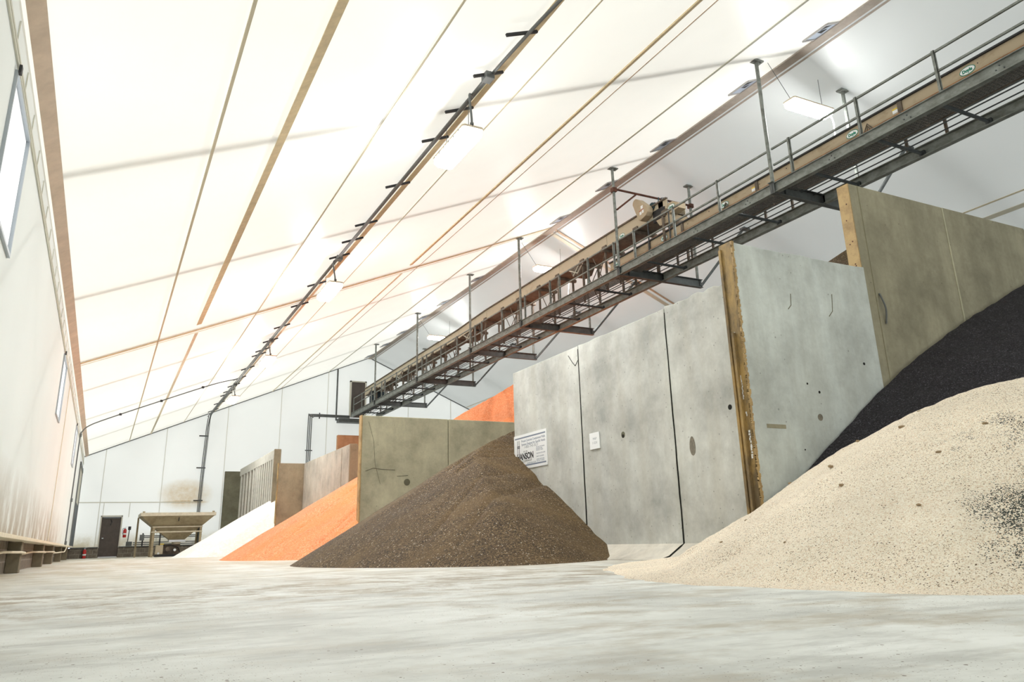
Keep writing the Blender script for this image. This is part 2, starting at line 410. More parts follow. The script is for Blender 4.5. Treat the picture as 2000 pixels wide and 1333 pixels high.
# ------------------------------------------------------------------ the building
XL, XR = -1.2, 29.8           # side wall planes
YB, YE = -7.0, 48.0           # near and far end
RX, RZ, SL = 14.3, 11.9, .43  # ridge and roof slope
def roofz(x): return RZ - SL * abs(x - RX)
ZE = roofz(XL)
FR = [5.4, 11.55, 17.75, 24.05, 28.6, 35.0, 41.8, 47.4]      # roof frames / hanger lines

struct(MB().box(-2.2, 31, YB - .3, YE + .4, -.3, 0).build('floor', M_floor))
def sheet(name, pts, mat, t=None):
    b = MB(); b.add(pts, [tuple(range(len(pts)))]); return struct(b.build(name, mat))
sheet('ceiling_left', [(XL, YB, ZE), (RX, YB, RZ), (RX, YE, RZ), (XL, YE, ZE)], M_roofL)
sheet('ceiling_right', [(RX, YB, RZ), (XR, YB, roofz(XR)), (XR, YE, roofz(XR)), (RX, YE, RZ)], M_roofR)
# left wall fabric with its window openings
wins = [(7.75, 9.25), (20.15, 21.7), (32.0, 33.5)]
wz0, wz1 = 3.33, 4.72
b = MB(); ys = [YB] + [v for w in wins for v in w] + [YE]
sill = .57
for i in range(0, len(ys), 2):
    b.add([(XL, ys[i], sill), (XL, ys[i + 1], sill), (XL, ys[i + 1], ZE), (XL, ys[i], ZE)], [(0, 1, 2, 3)])
for a, c in wins:
    b.add([(XL, a, sill), (XL, c, sill), (XL, c, wz0), (XL, a, wz0)], [(0, 1, 2, 3)])
    b.add([(XL, a, wz1), (XL, c, wz1), (XL, c, ZE), (XL, a, ZE)], [(0, 1, 2, 3)])
struct(b.build('wall_left', M_wallL))
for i, (a, c) in enumerate(wins):
    f = MB(); t = .035
    for (y0, y1, z0, z1) in ((a, c, wz1 - t, wz1), (a, c, wz0, wz0 + t), (a, a + t, wz0 + t, wz1 - t), (c - t, c, wz0 + t, wz1 - t)):
        f.box(XL - .04, XL + .03, y0, y1, z0, z1)
    fo = struct(f.build('window_%d' % (i + 1), M_winf))
    MB().box(XL - .02, XL - .005, a + t, c - t, wz0 + t, wz1 - t).build('pane', M_pane, fo)
    MB().box(XL + .03, XL + .055, a - .02, a + .05, wz1 - .03, wz1 + .05).build('latch', M_black, fo)
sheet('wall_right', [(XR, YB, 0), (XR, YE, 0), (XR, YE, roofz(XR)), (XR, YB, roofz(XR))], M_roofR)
struct(MB().prism([(XL, 0.0), (XR, 0), (XR, roofz(XR)), (RX, RZ), (XL, ZE)], 'y', YE, YE + .02).build('wall_far', M_end))
sheet('wall_near', [(-2, YB, 0), (XR, YB, 0), (XR, YB, roofz(XR)), (RX, YB, RZ), (XL, YB, ZE), (-2, YB, ZE)], M_end)
# concrete block knee walls
struct(MB().box(-1.72, -1.47, YB, YE, 0, .56).build('wall_left_base', M_block))
struct(MB().box(XL - .3, XL + .035, YB, YE, .56, .62).build('baseboard_left', M_tanlite, bevel=.006))
b = MB(); b.box(-1.47, .0, 47.8, 48, 0, .5); b.box(.92, 6.6, 47.8, 48, 0, .5)
struct(b.build('wall_far_base', M_block))
b = MB(); b.box(-1.3, -.02, 47.74, 48, .5, .55); b.box(.94, 6.6, 47.74, 48, .5, .55)
struct(b.build('baseboard_far', M_galvd))

# roof straps and seams, lying just under the fabric
def roof_bar(x, y0, y1, w, t=.012, drop=.02):
    b = MB(); s = SL if x < RX else -SL
    n = Vector((-s, 0, 1)).normalized(); d = Vector((1, 0, s)).normalized()
    c0 = Vector((x, y0, roofz(x))) - n * drop; c1 = Vector((x, y1, roofz(x))) - n * drop
    return b.bar(c0, c1, w, t, up=n)
TR = [0]
def trim(b, mat):
    TR[0] += 1; return struct(b.build('trim_%d' % TR[0], mat))
Y0 = -4
trim(roof_bar(.86, Y0, 47.95, .045), M_seam)
trim(roof_bar(1.86, Y0, 23.3, .14), M_tan)
trim(roof_bar(1.9, 24.4, 47.95, .10), M_tanlite)
trim(roof_bar(3.53, Y0, 47.95, .035), M_seam)
trim(roof_bar(5.16, Y0, 21.9, .17), M_tan)
trim(roof_bar(5.12, 22.0, 47.95, .12), M_tanlite)
trim(roof_bar(6.0, Y0, 47.95, .03), M_seam)
trim(roof_bar(8.32, Y0, 23.4, .10, .03), M_tan)
trim(roof_bar(8.32, 24.4, 47.95, .08, .02), M_tanlite)
trim(roof_bar(8.8, Y0, 47.95, .025), M_brown)
trim(roof_bar(11.68, Y0, 47.95, .10), M_palegrey)
trim(MB().box(RX - .13, RX + .13, Y0, 47.9, RZ - .12, RZ - .075), M_ridge)
trim(roof_bar(RX + .24, Y0, 47.9, .05), M_ridge)
trim(roof_bar(21.1, Y0, 47.95, .05), M_seam)
trim(roof_bar(21.6, Y0, 47.95, .16), M_palegrey)
# eave: brown strap leaning between wall and roof, pale band below it
b = MB(); b.add([(XL + .05, Y0, ZE - .06), (XL + .05, 47.95, ZE - .06), (XL + .2, 47.95, roofz(XL + .2) - .03), (XL + .2, Y0, roofz(XL + .2) - .03)], [(0, 1, 2, 3)])
trim(b, M_eave)
b = MB()
for z in (4.86, 4.80): b.box(XL + .004, XL + .02, Y0, 47.9, z - .018, z + .018)
trim(b, M_palegrey)
b = MB()
for k in range(50):
    y = 2 + k * .92
    b.box(XL + .004, XL + .014, y, y + .02, 4.88, ZE - .13)
trim(b, M_palegrey)
# the broad strap across the building at the brown frame
def cross_strap(y, x0, x1, w, mat, drop=.02):
    b = MB(); s = SL if x0 < RX else -SL
    n = Vector((-s, 0, 1)).normalized()
    b.bar(Vector((x0, y, roofz(x0))) - n * drop, Vector((x1, y, roofz(x1))) - n * drop, w, .012, up=n); trim(b, mat)
cross_strap(24.0, XL + .1, RX - .05, .15, M_tan)
cross_strap(24.28, XL + .1, RX - .05, .035, M_tanlite)
cross_strap(24.0, RX + .05, 29.6, .12, M_brown); cross_strap(24.35, RX + .05, 29.6, .22, M_palegrey)
# dark flashing where the roof meets the far wall
b = MB(); b.bar((XL, 47.93, ZE - .03), (RX, 47.93, RZ - .03), .06, .05); b.bar((RX, 47.93, RZ - .03), (XR, 47.93, roofz(XR) - .03), .06, .05)
trim(b, M_pipe)
# seams of the end wall
b = MB()
for x in (-.2, 2.72, 5.9, 8.9, 11.7, 17.0, 20): b.box(x, x + .03, 47.975, 48, .56, min(roofz(x) - .05, 11))
b.box(XL, 4.7, 47.97, 48, 2.80, 2.85)
for x in (.0, 1.25): b.box(x, x + .03, 47.975, 48, 2.05, 2.8)
trim(b, M_faint)
# vertical lacing seams of the side wall
for y in (24.3, 36.9):
    trim(MB().box(XL + .002, XL + .016, y, y + .09, .62, 4.8), M_tanlite)
# steel frames outside the fabric: only their soft shade shows through
b = MB()
for y in FR + [-1.0]:
    for dz in (.45,):
        b.bar((XL - .3, y, ZE + dz - .12), (RX, y, RZ + dz), .16, .16); b.bar((RX, y, RZ + dz), (XR + .3, y, roofz(XR) + dz - .12), .16, .16)
    b.bar((XL - .62, y, 0), (XL - .62, y, ZE + .1), .14, .14); b.bar((XR + .25, y, 0), (XR + .25, y, ZE + .1), .14, .14)
for i in range(len(FR) - 1):
    b.bar((XL - .18, FR[i], .6), (XL - .18, FR[i + 1], 4.8), .08, .08); b.bar((XL - .18, FR[i + 1], .6), (XL - .18, FR[i], 4.8), .08, .08)
trim(b, M_galvd)

# piers of the knee wall
proto = None
for i, y in enumerate((11.7, 17.55, 24.35, 29.45, 36.05, 42.9)):
    lab = ['nearest dark concrete pier under the left wall sill, cut off by the picture edge',
           'widest dark concrete pier under the left wall sill, nearest in view',
           'second dark concrete pier along the left wall base',
           'third dark concrete pier along the left wall base',
           'fourth dark concrete pier along the left wall base, beside the conduit elbow',
           'last dark concrete pier along the left wall base, before the far corner'][i]
    o = MB().box(-.11, .11, -.17, .17, 0, .545).build('concrete_pier', M_pier, bevel=.012)
    o.location = (-1.36, y, 0); tag(o, lab, 'pier', 'concrete piers under the left wall')
# painted pipe running along the piers
pts = [(-1.2, 8, .36)]
for y in (11.7, 17.55, 24.35, 29.45):
    pts += [(-1.43, y - 1.2, .37), (-1.22, y - .3, .36), (-1.22, y + .3, .35), (-1.40, y + 1.1, .31)]
pts += [(-1.22, 35.6, .35), (-1.2, 36.3, .35), (-1.19, 37.2, .36), (-1.17, 37.7, .45), (-1.15, 37.75, .56)]
tag(MB().path(pts, .022, 8).build('wall_pipe', M_tanlite, smooth=True), 'pale wavy pipe running along the piers at the left wall base', 'pipe')

# ------------------------------------------------------------------ conduits
def spline(pts, n=8):
    out = []
    P = [Vector(p) for p in pts]; P = [P[0]] + P + [P[-1]]
    for i in range(1, len(P) - 2):
        for k in range(n):
            t = k / n
            out.append(.5 * ((2 * P[i]) + (P[i + 1] - P[i - 1]) * t + (2 * P[i - 1] - 5 * P[i] + 4 * P[i + 1] - P[i + 2]) * t * t + (3 * P[i] - P[i - 1] - 3 * P[i + 1] + P[i + 2]) * t ** 3))
    out.append(P[-2]); return out

cr = thing('conduit_run', 'long run of grey conduit on short struts under the left roof slope', 'conduit', (4.9, 20, 7.6))
def rz(x, d=.1): return roofz(x) - d
struts = [6.4, 8.85, 10.05, 11.28, 12.45, 14.65, 16.98, 18.17, 19.44, 21.99, 24.29, 27.12, 29.28, 30.89, 31.75, 34.49, 36.77, 38.59, 40.1, 41.17, 43.77, 46.4]
for y in struts:
    o = MB().bar((4.62, y, rz(4.62)), (5.16, y, rz(5.16)), .04, .045).build('strut', M_black); child(o, cr)
pA = [(5.14, -3, rz(5.14, .1)), (5.12, 5.5, rz(5.12, .16)), (5.05, 7.6, rz(5.05, .17)), (4.97, 8.85, rz(4.97, .15)), (4.91, 11.3, rz(4.91, .14)), (4.88, 20, rz(4.88, .14)), (4.9, 36, rz(4.9, .14)), (4.88, 46.2, rz(4.88, .16)), (4.86, 47.3, rz(4.86, .3)), (4.84, 47.78, 7.0), (4.83, 47.84, 6.4), (4.78, 47.86, 4.5), (4.74, 47.86, 2.2)]
o = MB().path(spline(pA, 10), .028, 8).build('conduit', M_pipe, smooth=True); child(o, cr)
pB = [(4.86, 9.9, rz(4.86, .15)), (4.84, 14, rz(4.84, .15)), (4.80, 28, rz(4.80, .15)), (4.79, 46.0, rz(4.79, .17)), (4.76, 47.2, rz(4.76, .32)), (4.76, 47.78, 6.9), (4.75, 47.84, 6.3), (4.70, 47.86, 4.5), (4.67, 47.86, 2.2)]
o = MB().path(spline(pB, 10), .024, 8).build('conduit', M_pipe, smooth=True); child(o, cr)
o = MB().path(spline([(4.97, 36.7, rz(4.97, .14)), (5.02, 38.6, rz(5.02, .13)), (4.98, 42.5, rz(4.98, .13)), (4.94, 46.4, rz(4.94, .17)), (4.88, 47.3, rz(4.88, .35)), (4.9, 47.84, 6.6), (4.84, 47.86, 4.5), (4.8, 47.86, 2.2)], 8), .02, 8).build('conduit', M_pipe, smooth=True); child(o, cr)
for z in (6.5, 4.7, 2.9):
    o = MB().box(4.42, 4.9, 47.86, 47.92, z - .03, z + .03).build('strut', M_black); child(o, cr)
for y in (10.05, 19.44, 29.0, 38.0):
    o = MB().box(4.8, 4.96, y - .1, y + .1, rz(4.88, .22), rz(4.88, .1)).build('junction_box', M_pipe, bevel=.01); child(o, cr)

cb = [(-1.16, 36.0, .6), (-1.16, 36.0, 3.0), (-1.15, 36.0, 4.75), (-1.1, 36.02, 5.0), (-.9, 36.1, roofz(-.9) - .12), (-.3, 36.1, roofz(-.3) - .07), (1.6, 36.1, roofz(1.6) - .06), (3.7, 36.2, roofz(3.7) - .07), (4.85, 36.75, roofz(4.85) - .12)]
bc = thing('branch_conduit', 'thin dark conduit climbing the left wall and crossing the roof to the conduit run', 'conduit', (-1.16, 36, .6))
o = MB().path(spline(cb, 10), .024, 8).build('conduit', M_pipe, smooth=True); child(o, bc)
for p in ((-1.16, 36.0, .68), (-1.16, 36.0, 2.3), (-1.15, 36.02, 4.85)):
    o = MB().box(p[0] - .03, p[0] + .05, p[1] - .06, p[1] + .06, p[2] - .07, p[2] + .07).build('junction_box', M_pipe, bevel=.01); child(o, bc)
for x in (.2, 1.7, 3.3):
    o = MB().box(x - .05, x + .05, 36.02, 36.22, roofz(x) - .1, roofz(x) - .03).build('clamp', M_black); child(o, bc)

wc = thing('wall_conduits', 'bundle of grey conduits bending down the far wall below the catwalk landing', 'conduit', (10.6, 47.9, 4))
for k, dx in enumerate((0, .1, .2)):
    p = [(13.1, 47.85, 8.02 - dx * .6), (10.9 + dx, 47.85, 8.02 - dx * .6), (10.62 + dx, 47.85, 7.93 - dx * .5), (10.55 + dx, 47.85, 7.6), (10.55 + dx, 47.85, 3.0)]
    o = MB().path(spline(p, 8), .03, 8).build('conduit', M_pipe, smooth=True); child(o, wc)
for (x0, x1, z0, z1) in ((10.45, 10.88, 5.8, 5.85), (11.2, 11.26, 7.78, 8.14)):
    o = MB().box(x0, x1, 47.88, 47.93, z0, z1).build('strut', M_black); child(o, wc)

# ------------------------------------------------------------------ lamps
def rbox(b, x0, x1, y0, y1, z0, z1, c):
    """box with chamfered plan corners and chamfered bottom edge"""
    def ring(i, z):
        a, bb, e, f = x0 + i, x1 - i, y0 + i, y1 - i
        return [(a + c, e, z), (bb - c, e, z), (bb, e + c, z), (bb, f - c, z), (bb - c, f, z), (a + c, f, z), (a, f - c, z), (a, e + c, z)]
    h = (z1 - z0) * .45
    vs = ring(c * .7, z0) + ring(0, z0 + h) + ring(0, z1); fs = [tuple(range(7, -1, -1)), tuple(range(16, 24))]
    for k in range(2):
        for j in range(8): fs.append((k * 8 + j, k * 8 + (j + 1) % 8, k * 8 + 8 + (j + 1) % 8, k * 8 + 8 + j))
    return b.add(vs, fs)
def lamp_left(y, label, first):
    zt = 7.06; zr = roofz(4.9)
    if first is None:
        t = thing('hanging_lamp', label, 'lamp', (4.885, y, zt), 'lamps hanging under the left roof slope')
        rbox(MB(), -.19, .19, -.69, .69, -.13, -.015, .05).build('lens', M_lens, t)
        rbox(MB(), -.2, .2, -.71, .71, -.02, .05, .04).build('housing', M_house, t)
        for k in range(6):
            yy = -.55 + k * .22
            MB().box(-.215, -.195, yy - .015, yy + .015, -.05, .02).build('latch', M_galvd, t)
        for sy in (-.5, .5):
            MB().path([(0, sy, .05), (0, sy, zr - zt - .14)], .006, 5).build('hanger_wire', M_galvd, t)
        g = MB().path(spline([(-.02, -.68, .05), (-.05, -.74, .16), (-.12, -.84, .36), (-.12, -.82, .56), (.0, -.68, zr - zt - .16)], 6), .02, 8).build('power_cable', M_pipe, t, smooth=True)
        MB().tube((-.02, -.68, .03), (-.02, -.68, .11), .032, 10).build('cable_gland', M_black, g)
        return t
    return copy_tree(first, (4.885, y, zt), label)
L1 = lamp_left(11.37, 'nearest glowing white lamp hanging under the left roof slope, largest of its row', None)
lamp_left(20.36, 'second glowing white lamp along the left roof slope, in front of the brown roof strap', L1)
lamp_left(29.62, 'third glowing white lamp along the left roof slope, seen nearly end on', L1)
lamp_left(38.4, 'farthest glowing white lamp along the left roof slope, beyond the crossing conduit', L1)
def lamp_right(x, y, label, first):
    zt = 10.55
    if first is None:
        t = thing('ridge_lamp', label, 'lamp', (x, y, zt), 'lamps hanging across under the right roof slope')
        rbox(MB(), -.69, .69, -.19, .19, -.13, -.015, .05).build('lens', M_lens, t)
        rbox(MB(), -.71, .71, -.2, .2, -.02, .05, .04).build('housing', M_house, t)
        for k in range(6):
            xx = -.55 + k * .22
            MB().box(xx - .015, xx + .015, .195, .215, -.05, .02).build('latch', M_galvd, t)
        MB().path([(-.6, 0, .05), (-1.25, 0, roofz(x - 1.25) - zt - .04)], .007, 5).build('hanger_wire', M_galvd, t)
        MB().path([(.5, 0, .05), (.5, 0, roofz(x + .5) - zt - .02)], .007, 5).build('hanger_wire', M_galvd, t)
        MB().path(spline([(.7, 0, -.02), (.82, 0, -.15), (.85, .02, -.5), (.8, .04, -1.0)], 6), .018, 7).build('power_cable', M_white, t, smooth=True)
        return t
    return copy_tree(first, (x, y, zt), label)
R1 = lamp_right(14.7, 11.75, 'glowing white lamp hanging above the near conveyor beside the tall hanger post', None)
lamp_right(14.72, 25.0, 'glowing white lamp behind the upper conveyor, left of the motor', R1)
lamp_right(14.72, 36.6, 'small far glowing white lamp above the distant end of the upper conveyor', R1)

# roof vents beside the ridge
vent0 = None
vy = [10.5, 13.1, 16.6, 19.7, 22.85, 30.35, 34.3, 37.2, 40.5, 43.6, 46.8]
vl = ['nearest grey diamond-looking vent beside the roof ridge, at the top of the picture', 'second vent from the near end beside the ridge, next to the tallest hanger post',
      'third vent along the ridge, between the first two hanger posts', 'fourth vent along the ridge, crossed by the hanger post beside the motor',
      'fifth vent along the ridge, beside the brown roof strap', 'sixth vent along the ridge, just beyond the third hanger post', 'seventh vent along the ridge', 'eighth vent along the ridge',
      'ninth vent along the ridge', 'tenth vent along the ridge, far down the building', 'farthest vent on the ridge, at the peak of the far wall']
for y, lab in zip(vy, vl):
    if vent0 is None:
        t = thing('ridge_vent', lab, 'vent', (13.98, y, roofz(13.98)), 'vents beside the roof ridge')
        b = MB(); n = Vector((-SL, 0, 1)).normalized()
        d = Vector((1, 0, SL)).normalized()
        def fp(u, w, k=0.03): return d * u + Vector((0, w, 0)) - n * k
        for (p, q) in (((-.26, -.36), (.22, -.36)), ((.22, -.36), (.22, .36)), ((.22, .36), (-.26, .36)), ((-.26, .36), (-.26, -.36))):
            b.bar(fp(*p), fp(*q), .07, .03, up=n)
        b.build('frame', M_duct, t)
        b = MB(); c = fp(0, 0, .012)
        cs = [fp(-.24, -.34), fp(.2, -.34), fp(.2, .34), fp(-.24, .34)]
        b.add([*cs, c], [(0, 1, 4), (1, 2, 4), (2, 3, 4), (3, 0, 4)])
        b.build('duct', M_ventb, t)
        b = MB(); b.add([fp(-.14, .02, .028), fp(.1, -.12, .028), fp(.1, .08, .028)], [(0, 1, 2)])
        b.add([fp(-.2, -.3, .026), fp(.1, -.28, .026), fp(-.14, -.05, .026)], [(2, 1, 0)]); b.build('dark_inner', M_black, t)  # flat black triangles drawn for the vent's unlit interior
        vent0 = t
    else:
        copy_tree(vent0, (13.98, y, roofz(13.98)), lab)

# ------------------------------------------------------------------ concrete containment walls
def lbox(b, x0, x1, y0, y1, z1, jag=0, axis='x', seed=0):
    """upright slab whose top edge is slightly ragged"""
    if not jag: return b.box(x0, x1, y0, y1, 0, z1)
    r = random.Random(seed); n = 14
    if axis == 'y':
        poly = [(y0, 0), (y1, 0)] + [(y1 + (y0 - y1) * k / n, z1 - (0 if k in (0, n) else r.random() * jag)) for k in range(n + 1)]
        return b.prism(poly, 'x', x0, x1)
    poly = [(x0, 0), (x1, 0)] + [(x1 + (x0 - x1) * k / n, z1 - (0 if k in (0, n) else r.random() * jag)) for k in range(n + 1)]
    return b.prism(poly, 'y', y0, y1)

def panel_y(name, lab, x, y0, y1, z, mat, toe=True, t=.2, jag=.0, seed=0):
    """panel standing along the aisle, face towards -X, with a coved toe"""
    b = MB(); lbox(b, x, x + t, y0, y1, z, jag, 'y', seed)
    o = b.build(name, mat, bevel=.012); tag(o, lab, 'barrier')
    if toe:
        b = MB(); b.prism([(x + .01, .22), (x - .06, .17), (x - .26, .05), (x - .42, .012), (x - .42, 0), (x + .01, 0)], 'y', y0, y1)
        b.build('footing', M_toe, o)
    return o
def panel_x(name, lab, x0, x1, y, z, mat, t=.2, jag=0, seed=0):
    b = MB(); lbox(b, x0, x1, y, y + t, z, jag, 'x', seed)
    o = b.build(name, mat, bevel=.014); return tag(o, lab, 'barrier')

XH = 7.1
g1 = 'precast panels of the wall with the sign'
hp1 = panel_y('concrete_barrier', 'grey concrete wall panel carrying the big sign beside the brown pile', XH, 11.23, 13.74, 3.56, M_conc_h)
hp2 = panel_y('concrete_barrier', 'grey concrete wall panel carrying the small paper notice', XH, 8.78, 11.215, 3.57, M_conc_h, jag=.015, seed=2)
hp3 = panel_y('concrete_barrier', 'grey concrete wall panel with chipped top, behind the rust-edged divider', XH, 7.24, 8.765, 3.60, M_conc_h, jag=.05, seed=3)
for o in (hp1, hp2, hp3): o['group'] = g1
# holes and marks in the faces are parts
def hole_x(x, y, z, r, par, mat=M_dark, depth=.004):
    b = MB(); b.tube((x - depth, y, z), (x + .02, y, z), r, 14); b.build('tie_hole', mat, par)
hole_x(XH, 10.03, 1.83, .028, hp2); hole_x(XH, 10.03, 1.85, .05, hp2, M_conc_e, .002); hole_x(XH, 7.6, 1.9, .035, hp3)
b = MB(); b.prism([(8.41 + .06 * math.cos(a), 1.47 + .11 * math.sin(a) * (1.4 if math.sin(a) > 0 else 1)) for a in [k * math.pi / 8 for k in range(16)]], 'x', XH - .003, XH + .01)
b.build('stain', M_stain, hp3)
# black joint filler
for k, (y, pan) in enumerate(((11.222, hp2), (8.772, hp3))):
    b = MB(); r = random.Random(k); pts = []
    for i in range(16): pts.append((XH - .002, y + r.uniform(-.006, .006), 3.5 - i * (3.29 / 15)))
    pts += [(XH - .07, y, .175), (XH - .27, y, .055), (XH - .42, y, .015)]
    b.path(pts, [.006 + .005 * min(1, i / 12) for i in range(len(pts))], 5); b.build('joint_filler', M_dark, pan)
# cracked corner on the sign panel
b = MB(); b.path([(XH - .002, 11.55, 3.45), (XH - .002, 11.42, 3.3), (XH - .002, 11.33, 3.22), (XH - .002, 11.24, 3.3)], .007, 4); b.build('crack', M_dark, hp1)

# divider A with its rusty edge channel
pa = panel_x('concrete_divider', 'blue-grey concrete divider panel with a rusty steel front edge', 6.87, 9.385, 7.0, 3.96, M_conc_a, jag=.02, seed=5)
pa['group'] = 'divider panels of the near bay'
b = MB(); b.box(6.845, 6.872, 6.985, 7.215, 0, 3.965)
b.box(6.80, 6.85, 7.08, 7.12, 0, 2.75); b.box(6.825, 6.85, 7.17, 7.215, 0, 3.9)
eo = b.build('edge_channel', M_edge, pa, bevel=.006); eo['label'] = 'rust and ochre steel edge of the divider'
b = MB(); r = random.Random(3)
for i in range(150):
    z = .3 + i * .0243; w = .012 + r.random() * .022
    b.box(6.845 - .004, 6.85 + w, 6.985 - .006 - r.random() * .012, 6.995, z, z + .024 + r.random() * .02)
b.build('crumbled_edge', M_edge2, pa)
b = MB()
for (z, h, y, w) in ((2.05, .30, 7.075, .02), (1.35, .34, 7.035, .03), (1.72, .06, 7.05, .016), (2.75, .03, 7.10, .02)):
    rf = random.Random(int(z * 100)); n_ = max(2, int(h / .03))
    for q in range(n_):
        zz = z - h / 2 + h * q / n_; yo = rf.uniform(-.008, .008); ww = w * rf.uniform(.35, 1.0)
        b.box(6.838, 6.846, y + yo - ww / 2, y + yo + ww / 2, zz, zz + h / n_ * rf.uniform(.6, 1.1))
b.build('paint_flake', M_white, pa)
for (x, z, rr) in ((8.05, 1.72, .045), (8.1, 2.05, .018), (7.9, 2.15, .014), (7.7, 1.3, .01), (9.05, 2.5, .02)):
    b = MB(); b.tube((x, 6.997, z), (x, 7.02, z), rr, 12); b.build('tie_hole', M_stain if rr > .03 else M_dark, pa)
MB().box(7.1, 7.42, 6.997, 7.01, 1.55, 1.6).build('stain', M_conc_b, pa)
b = MB(); b.path([(7.82, 6.998, 3.36), (7.80, 6.998, 3.2), (7.74, 6.998, 3.14)], .006, 4); b.path([(8.62, 6.998, 3.45), (8.58, 6.998, 3.2), (8.5, 6.998, 3.12)], .006, 4); b.build('scratch', M_conc_e, pa)

# taller panels B
pb1 = panel_x('concrete_divider', 'tall tan concrete divider panel with ochre end face, topmost in the picture', 9.41, 11.6, 7.05, 5.32, M_conc_b, seed=6)
pb2 = panel_x('concrete_divider', 'tall tan concrete divider panel right of the ochre-ended one', 11.63, 13.9, 7.06, 5.33, M_conc_b, seed=7)
pb3 = panel_x('concrete_divider', 'tall tan concrete divider panel cut off by the right picture edge', 13.93, 16.3, 7.05, 5.32, M_conc_b, seed=8)
for o in (pb1, pb2, pb3): o['group'] = 'divider panels of the near bay'
b = MB(); b.box(9.395, 9.412, 7.05, 7.25, 3.3, 5.315); e = b.build('edge_face', M_edge2, pb1); e['label'] = 'ochre end face of the tall panel'
b = MB()
for z in (5.0, 4.75, 4.4, 4.37, 4.05, 4.02): b.tube((9.392, 7.12 + .03 * ((z * 10) % 2), z), (9.40, 7.12 + .03 * ((z * 10) % 2), z), .012, 8)
b.build('bolt_hole', M_rustbar, pb1)
b = MB(); b.path(spline([(9.68, 7.04, 3.6), (9.67, 7.0, 3.5), (9.7, 6.99, 3.35), (9.72, 7.04, 3.15)], 6), .014, 6); b.build('lifting_loop', M_pipe, pb1)
b = MB(); b.box(9.6, 9.62, 7.035, 7.052, 1.8, 5.3); b.build('form_ridge', M_conc_b, pb1)
b = MB(); b.box(11.6, 11.63, 7.045, 7.06, 1.0, 5.31); b.build('joint_filler', M_conc_c, pb2)

# divider C in front of the orange bin
pc = []
for i, (x0, x1, lab) in enumerate(((5.78, 8.2, 'olive-grey cracked concrete divider panel between the orange and brown piles, aisle end'),
                                   (8.215, 10.65, 'olive-grey concrete divider panel behind the brown pile, right of the cracked one'),
                                   (10.665, 13.1, 'concrete divider panel continuing behind the wall with the sign'))):
    o = panel_x('concrete_divider', lab, x0, x1, 19.85, 3.56, M_conc_c, seed=10 + i); o['group'] = 'divider panels between brown and orange piles'; pc.append(o)
b = MB(); b.box(5.755, 5.782, 19.84, 20.06, 0, 3.57); b.build('edge_channel', M_edge2, pc[0])
b = MB(); b.tube((7.03, 19.842, 1.85), (7.03, 19.87, 1.85), .085, 16); b.build('tie_hole', M_conc_e, pc[0])
b = MB(); b.path([(5.9, 19.845, 2.12), (6.1, 19.845, 2.2), (6.35, 19.845, 2.17), (6.7, 19.845, 2.16)], .005, 4); b.path([(6.75, 19.845, 2.0), (7.05, 19.845, 2.02)], .005, 4)
b.path([(5.95, 19.845, 3.4), (6.1, 19.845, 2.9), (6.15, 19.845, 2.3), (6.3, 19.845, 1.8)], .003, 4); b.build('crack', M_crack, pc[0])

# front wall of the orange bin
gd = 'panels of the front wall behind the orange pile'
fd = []
for i, (y0, y1, lab) in enumerate(((25.98, 27.66, 'pale concrete panel with flared end, nearest of the front wall behind the orange pile'),
                                   (27.68, 30.13, 'pale concrete panel in the middle of the front wall behind the orange pile'),
                                   (30.15, 32.75, 'pale concrete panel of the front wall touching the brown divider'))):
    o = panel_y('concrete_barrier', lab, 7.15, y0, y1, 3.56, M_conc_l, toe=False, t=.24, seed=20 + i); o['group'] = gd; fd.append(o)
b = MB(); b.prism([(7.13, 0), (7.45, 0), (7.45, 3.45), (7.40, 3.57), (7.15, 3.57)], 'y', 25.9, 25.985); b.build('end_face', M_conc_d, fd[0], bevel=.02)
b = MB(); b.box(7.125, 7.15, 26.9, 27.64, 0, 3.5); b.build('flare', M_conc_l, fd[0])
# divider D
d1 = panel_x('concrete_divider', 'brown-grey concrete divider panel between the white and orange piles', 6.14, 8.45, 32.8, 3.56, M_conc_d, seed=30)
b = MB(); b.box(6.12, 6.142, 32.79, 33.0, 0, 3.565); b.build('edge_channel', M_edge, d1)
d2 = panel_x('concrete_divider', 'tall orange-brown concrete divider panel behind the pale front wall', 8.5, 10.9, 32.8, 4.78, M_conc_r, seed=31)
d3 = panel_x('concrete_divider', 'orange-brown divider panel hidden deeper behind the orange pile', 10.92, 13.4, 32.8, 4.78, M_conc_r, seed=32)
# ribbed panels
gr = 'ribbed panels behind the white pile'
rb = [(35.25, 37.25, 'ribbed pale concrete panel with plain end face, nearest of the ribbed row'), (37.27, 40.1, 'ribbed pale concrete panel in the middle of the ribbed row'), (40.12, 44.9, 'ribbed pale concrete panel farthest along, beside the dark green panel')]
for y0, y1, lab in rb:
    t = thing('ribbed_barrier', lab, 'barrier', (6.4, y0, 0), gr)
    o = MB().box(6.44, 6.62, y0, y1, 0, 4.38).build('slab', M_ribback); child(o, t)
    o = MB().box(6.38, 6.45, y0, y1, 4.0, 4.38).build('top_band', M_rib, bevel=.01); child(o, t)
    n = 4 if y1 < 38 else 5
    for k in range(n):
        yy = y0 + (y1 - y0) * (k + .35) / n
        o = MB().box(6.38, 6.45, yy, yy + .26, 0, 4.0).build('rib', M_rib, bevel=.01); child(o, t)
    if y0 < 36:
        o = MB().box(6.36, 6.66, y0 - .06, y0, 0, 4.4).build('end_face', M_conc_d, bevel=.02); child(o, t)
e1 = panel_x('concrete_divider', 'dark green-grey concrete panel at the far end of the ribbed wall', 5.75, 6.66, 46.0, 4.36, M_conc_e, seed=40)
e2 = panel_x('concrete_divider', 'far divider panel showing a sliver behind the ribbed wall end', 6.7, 10, 46.0, 4.36, M_conc_d, seed=41)

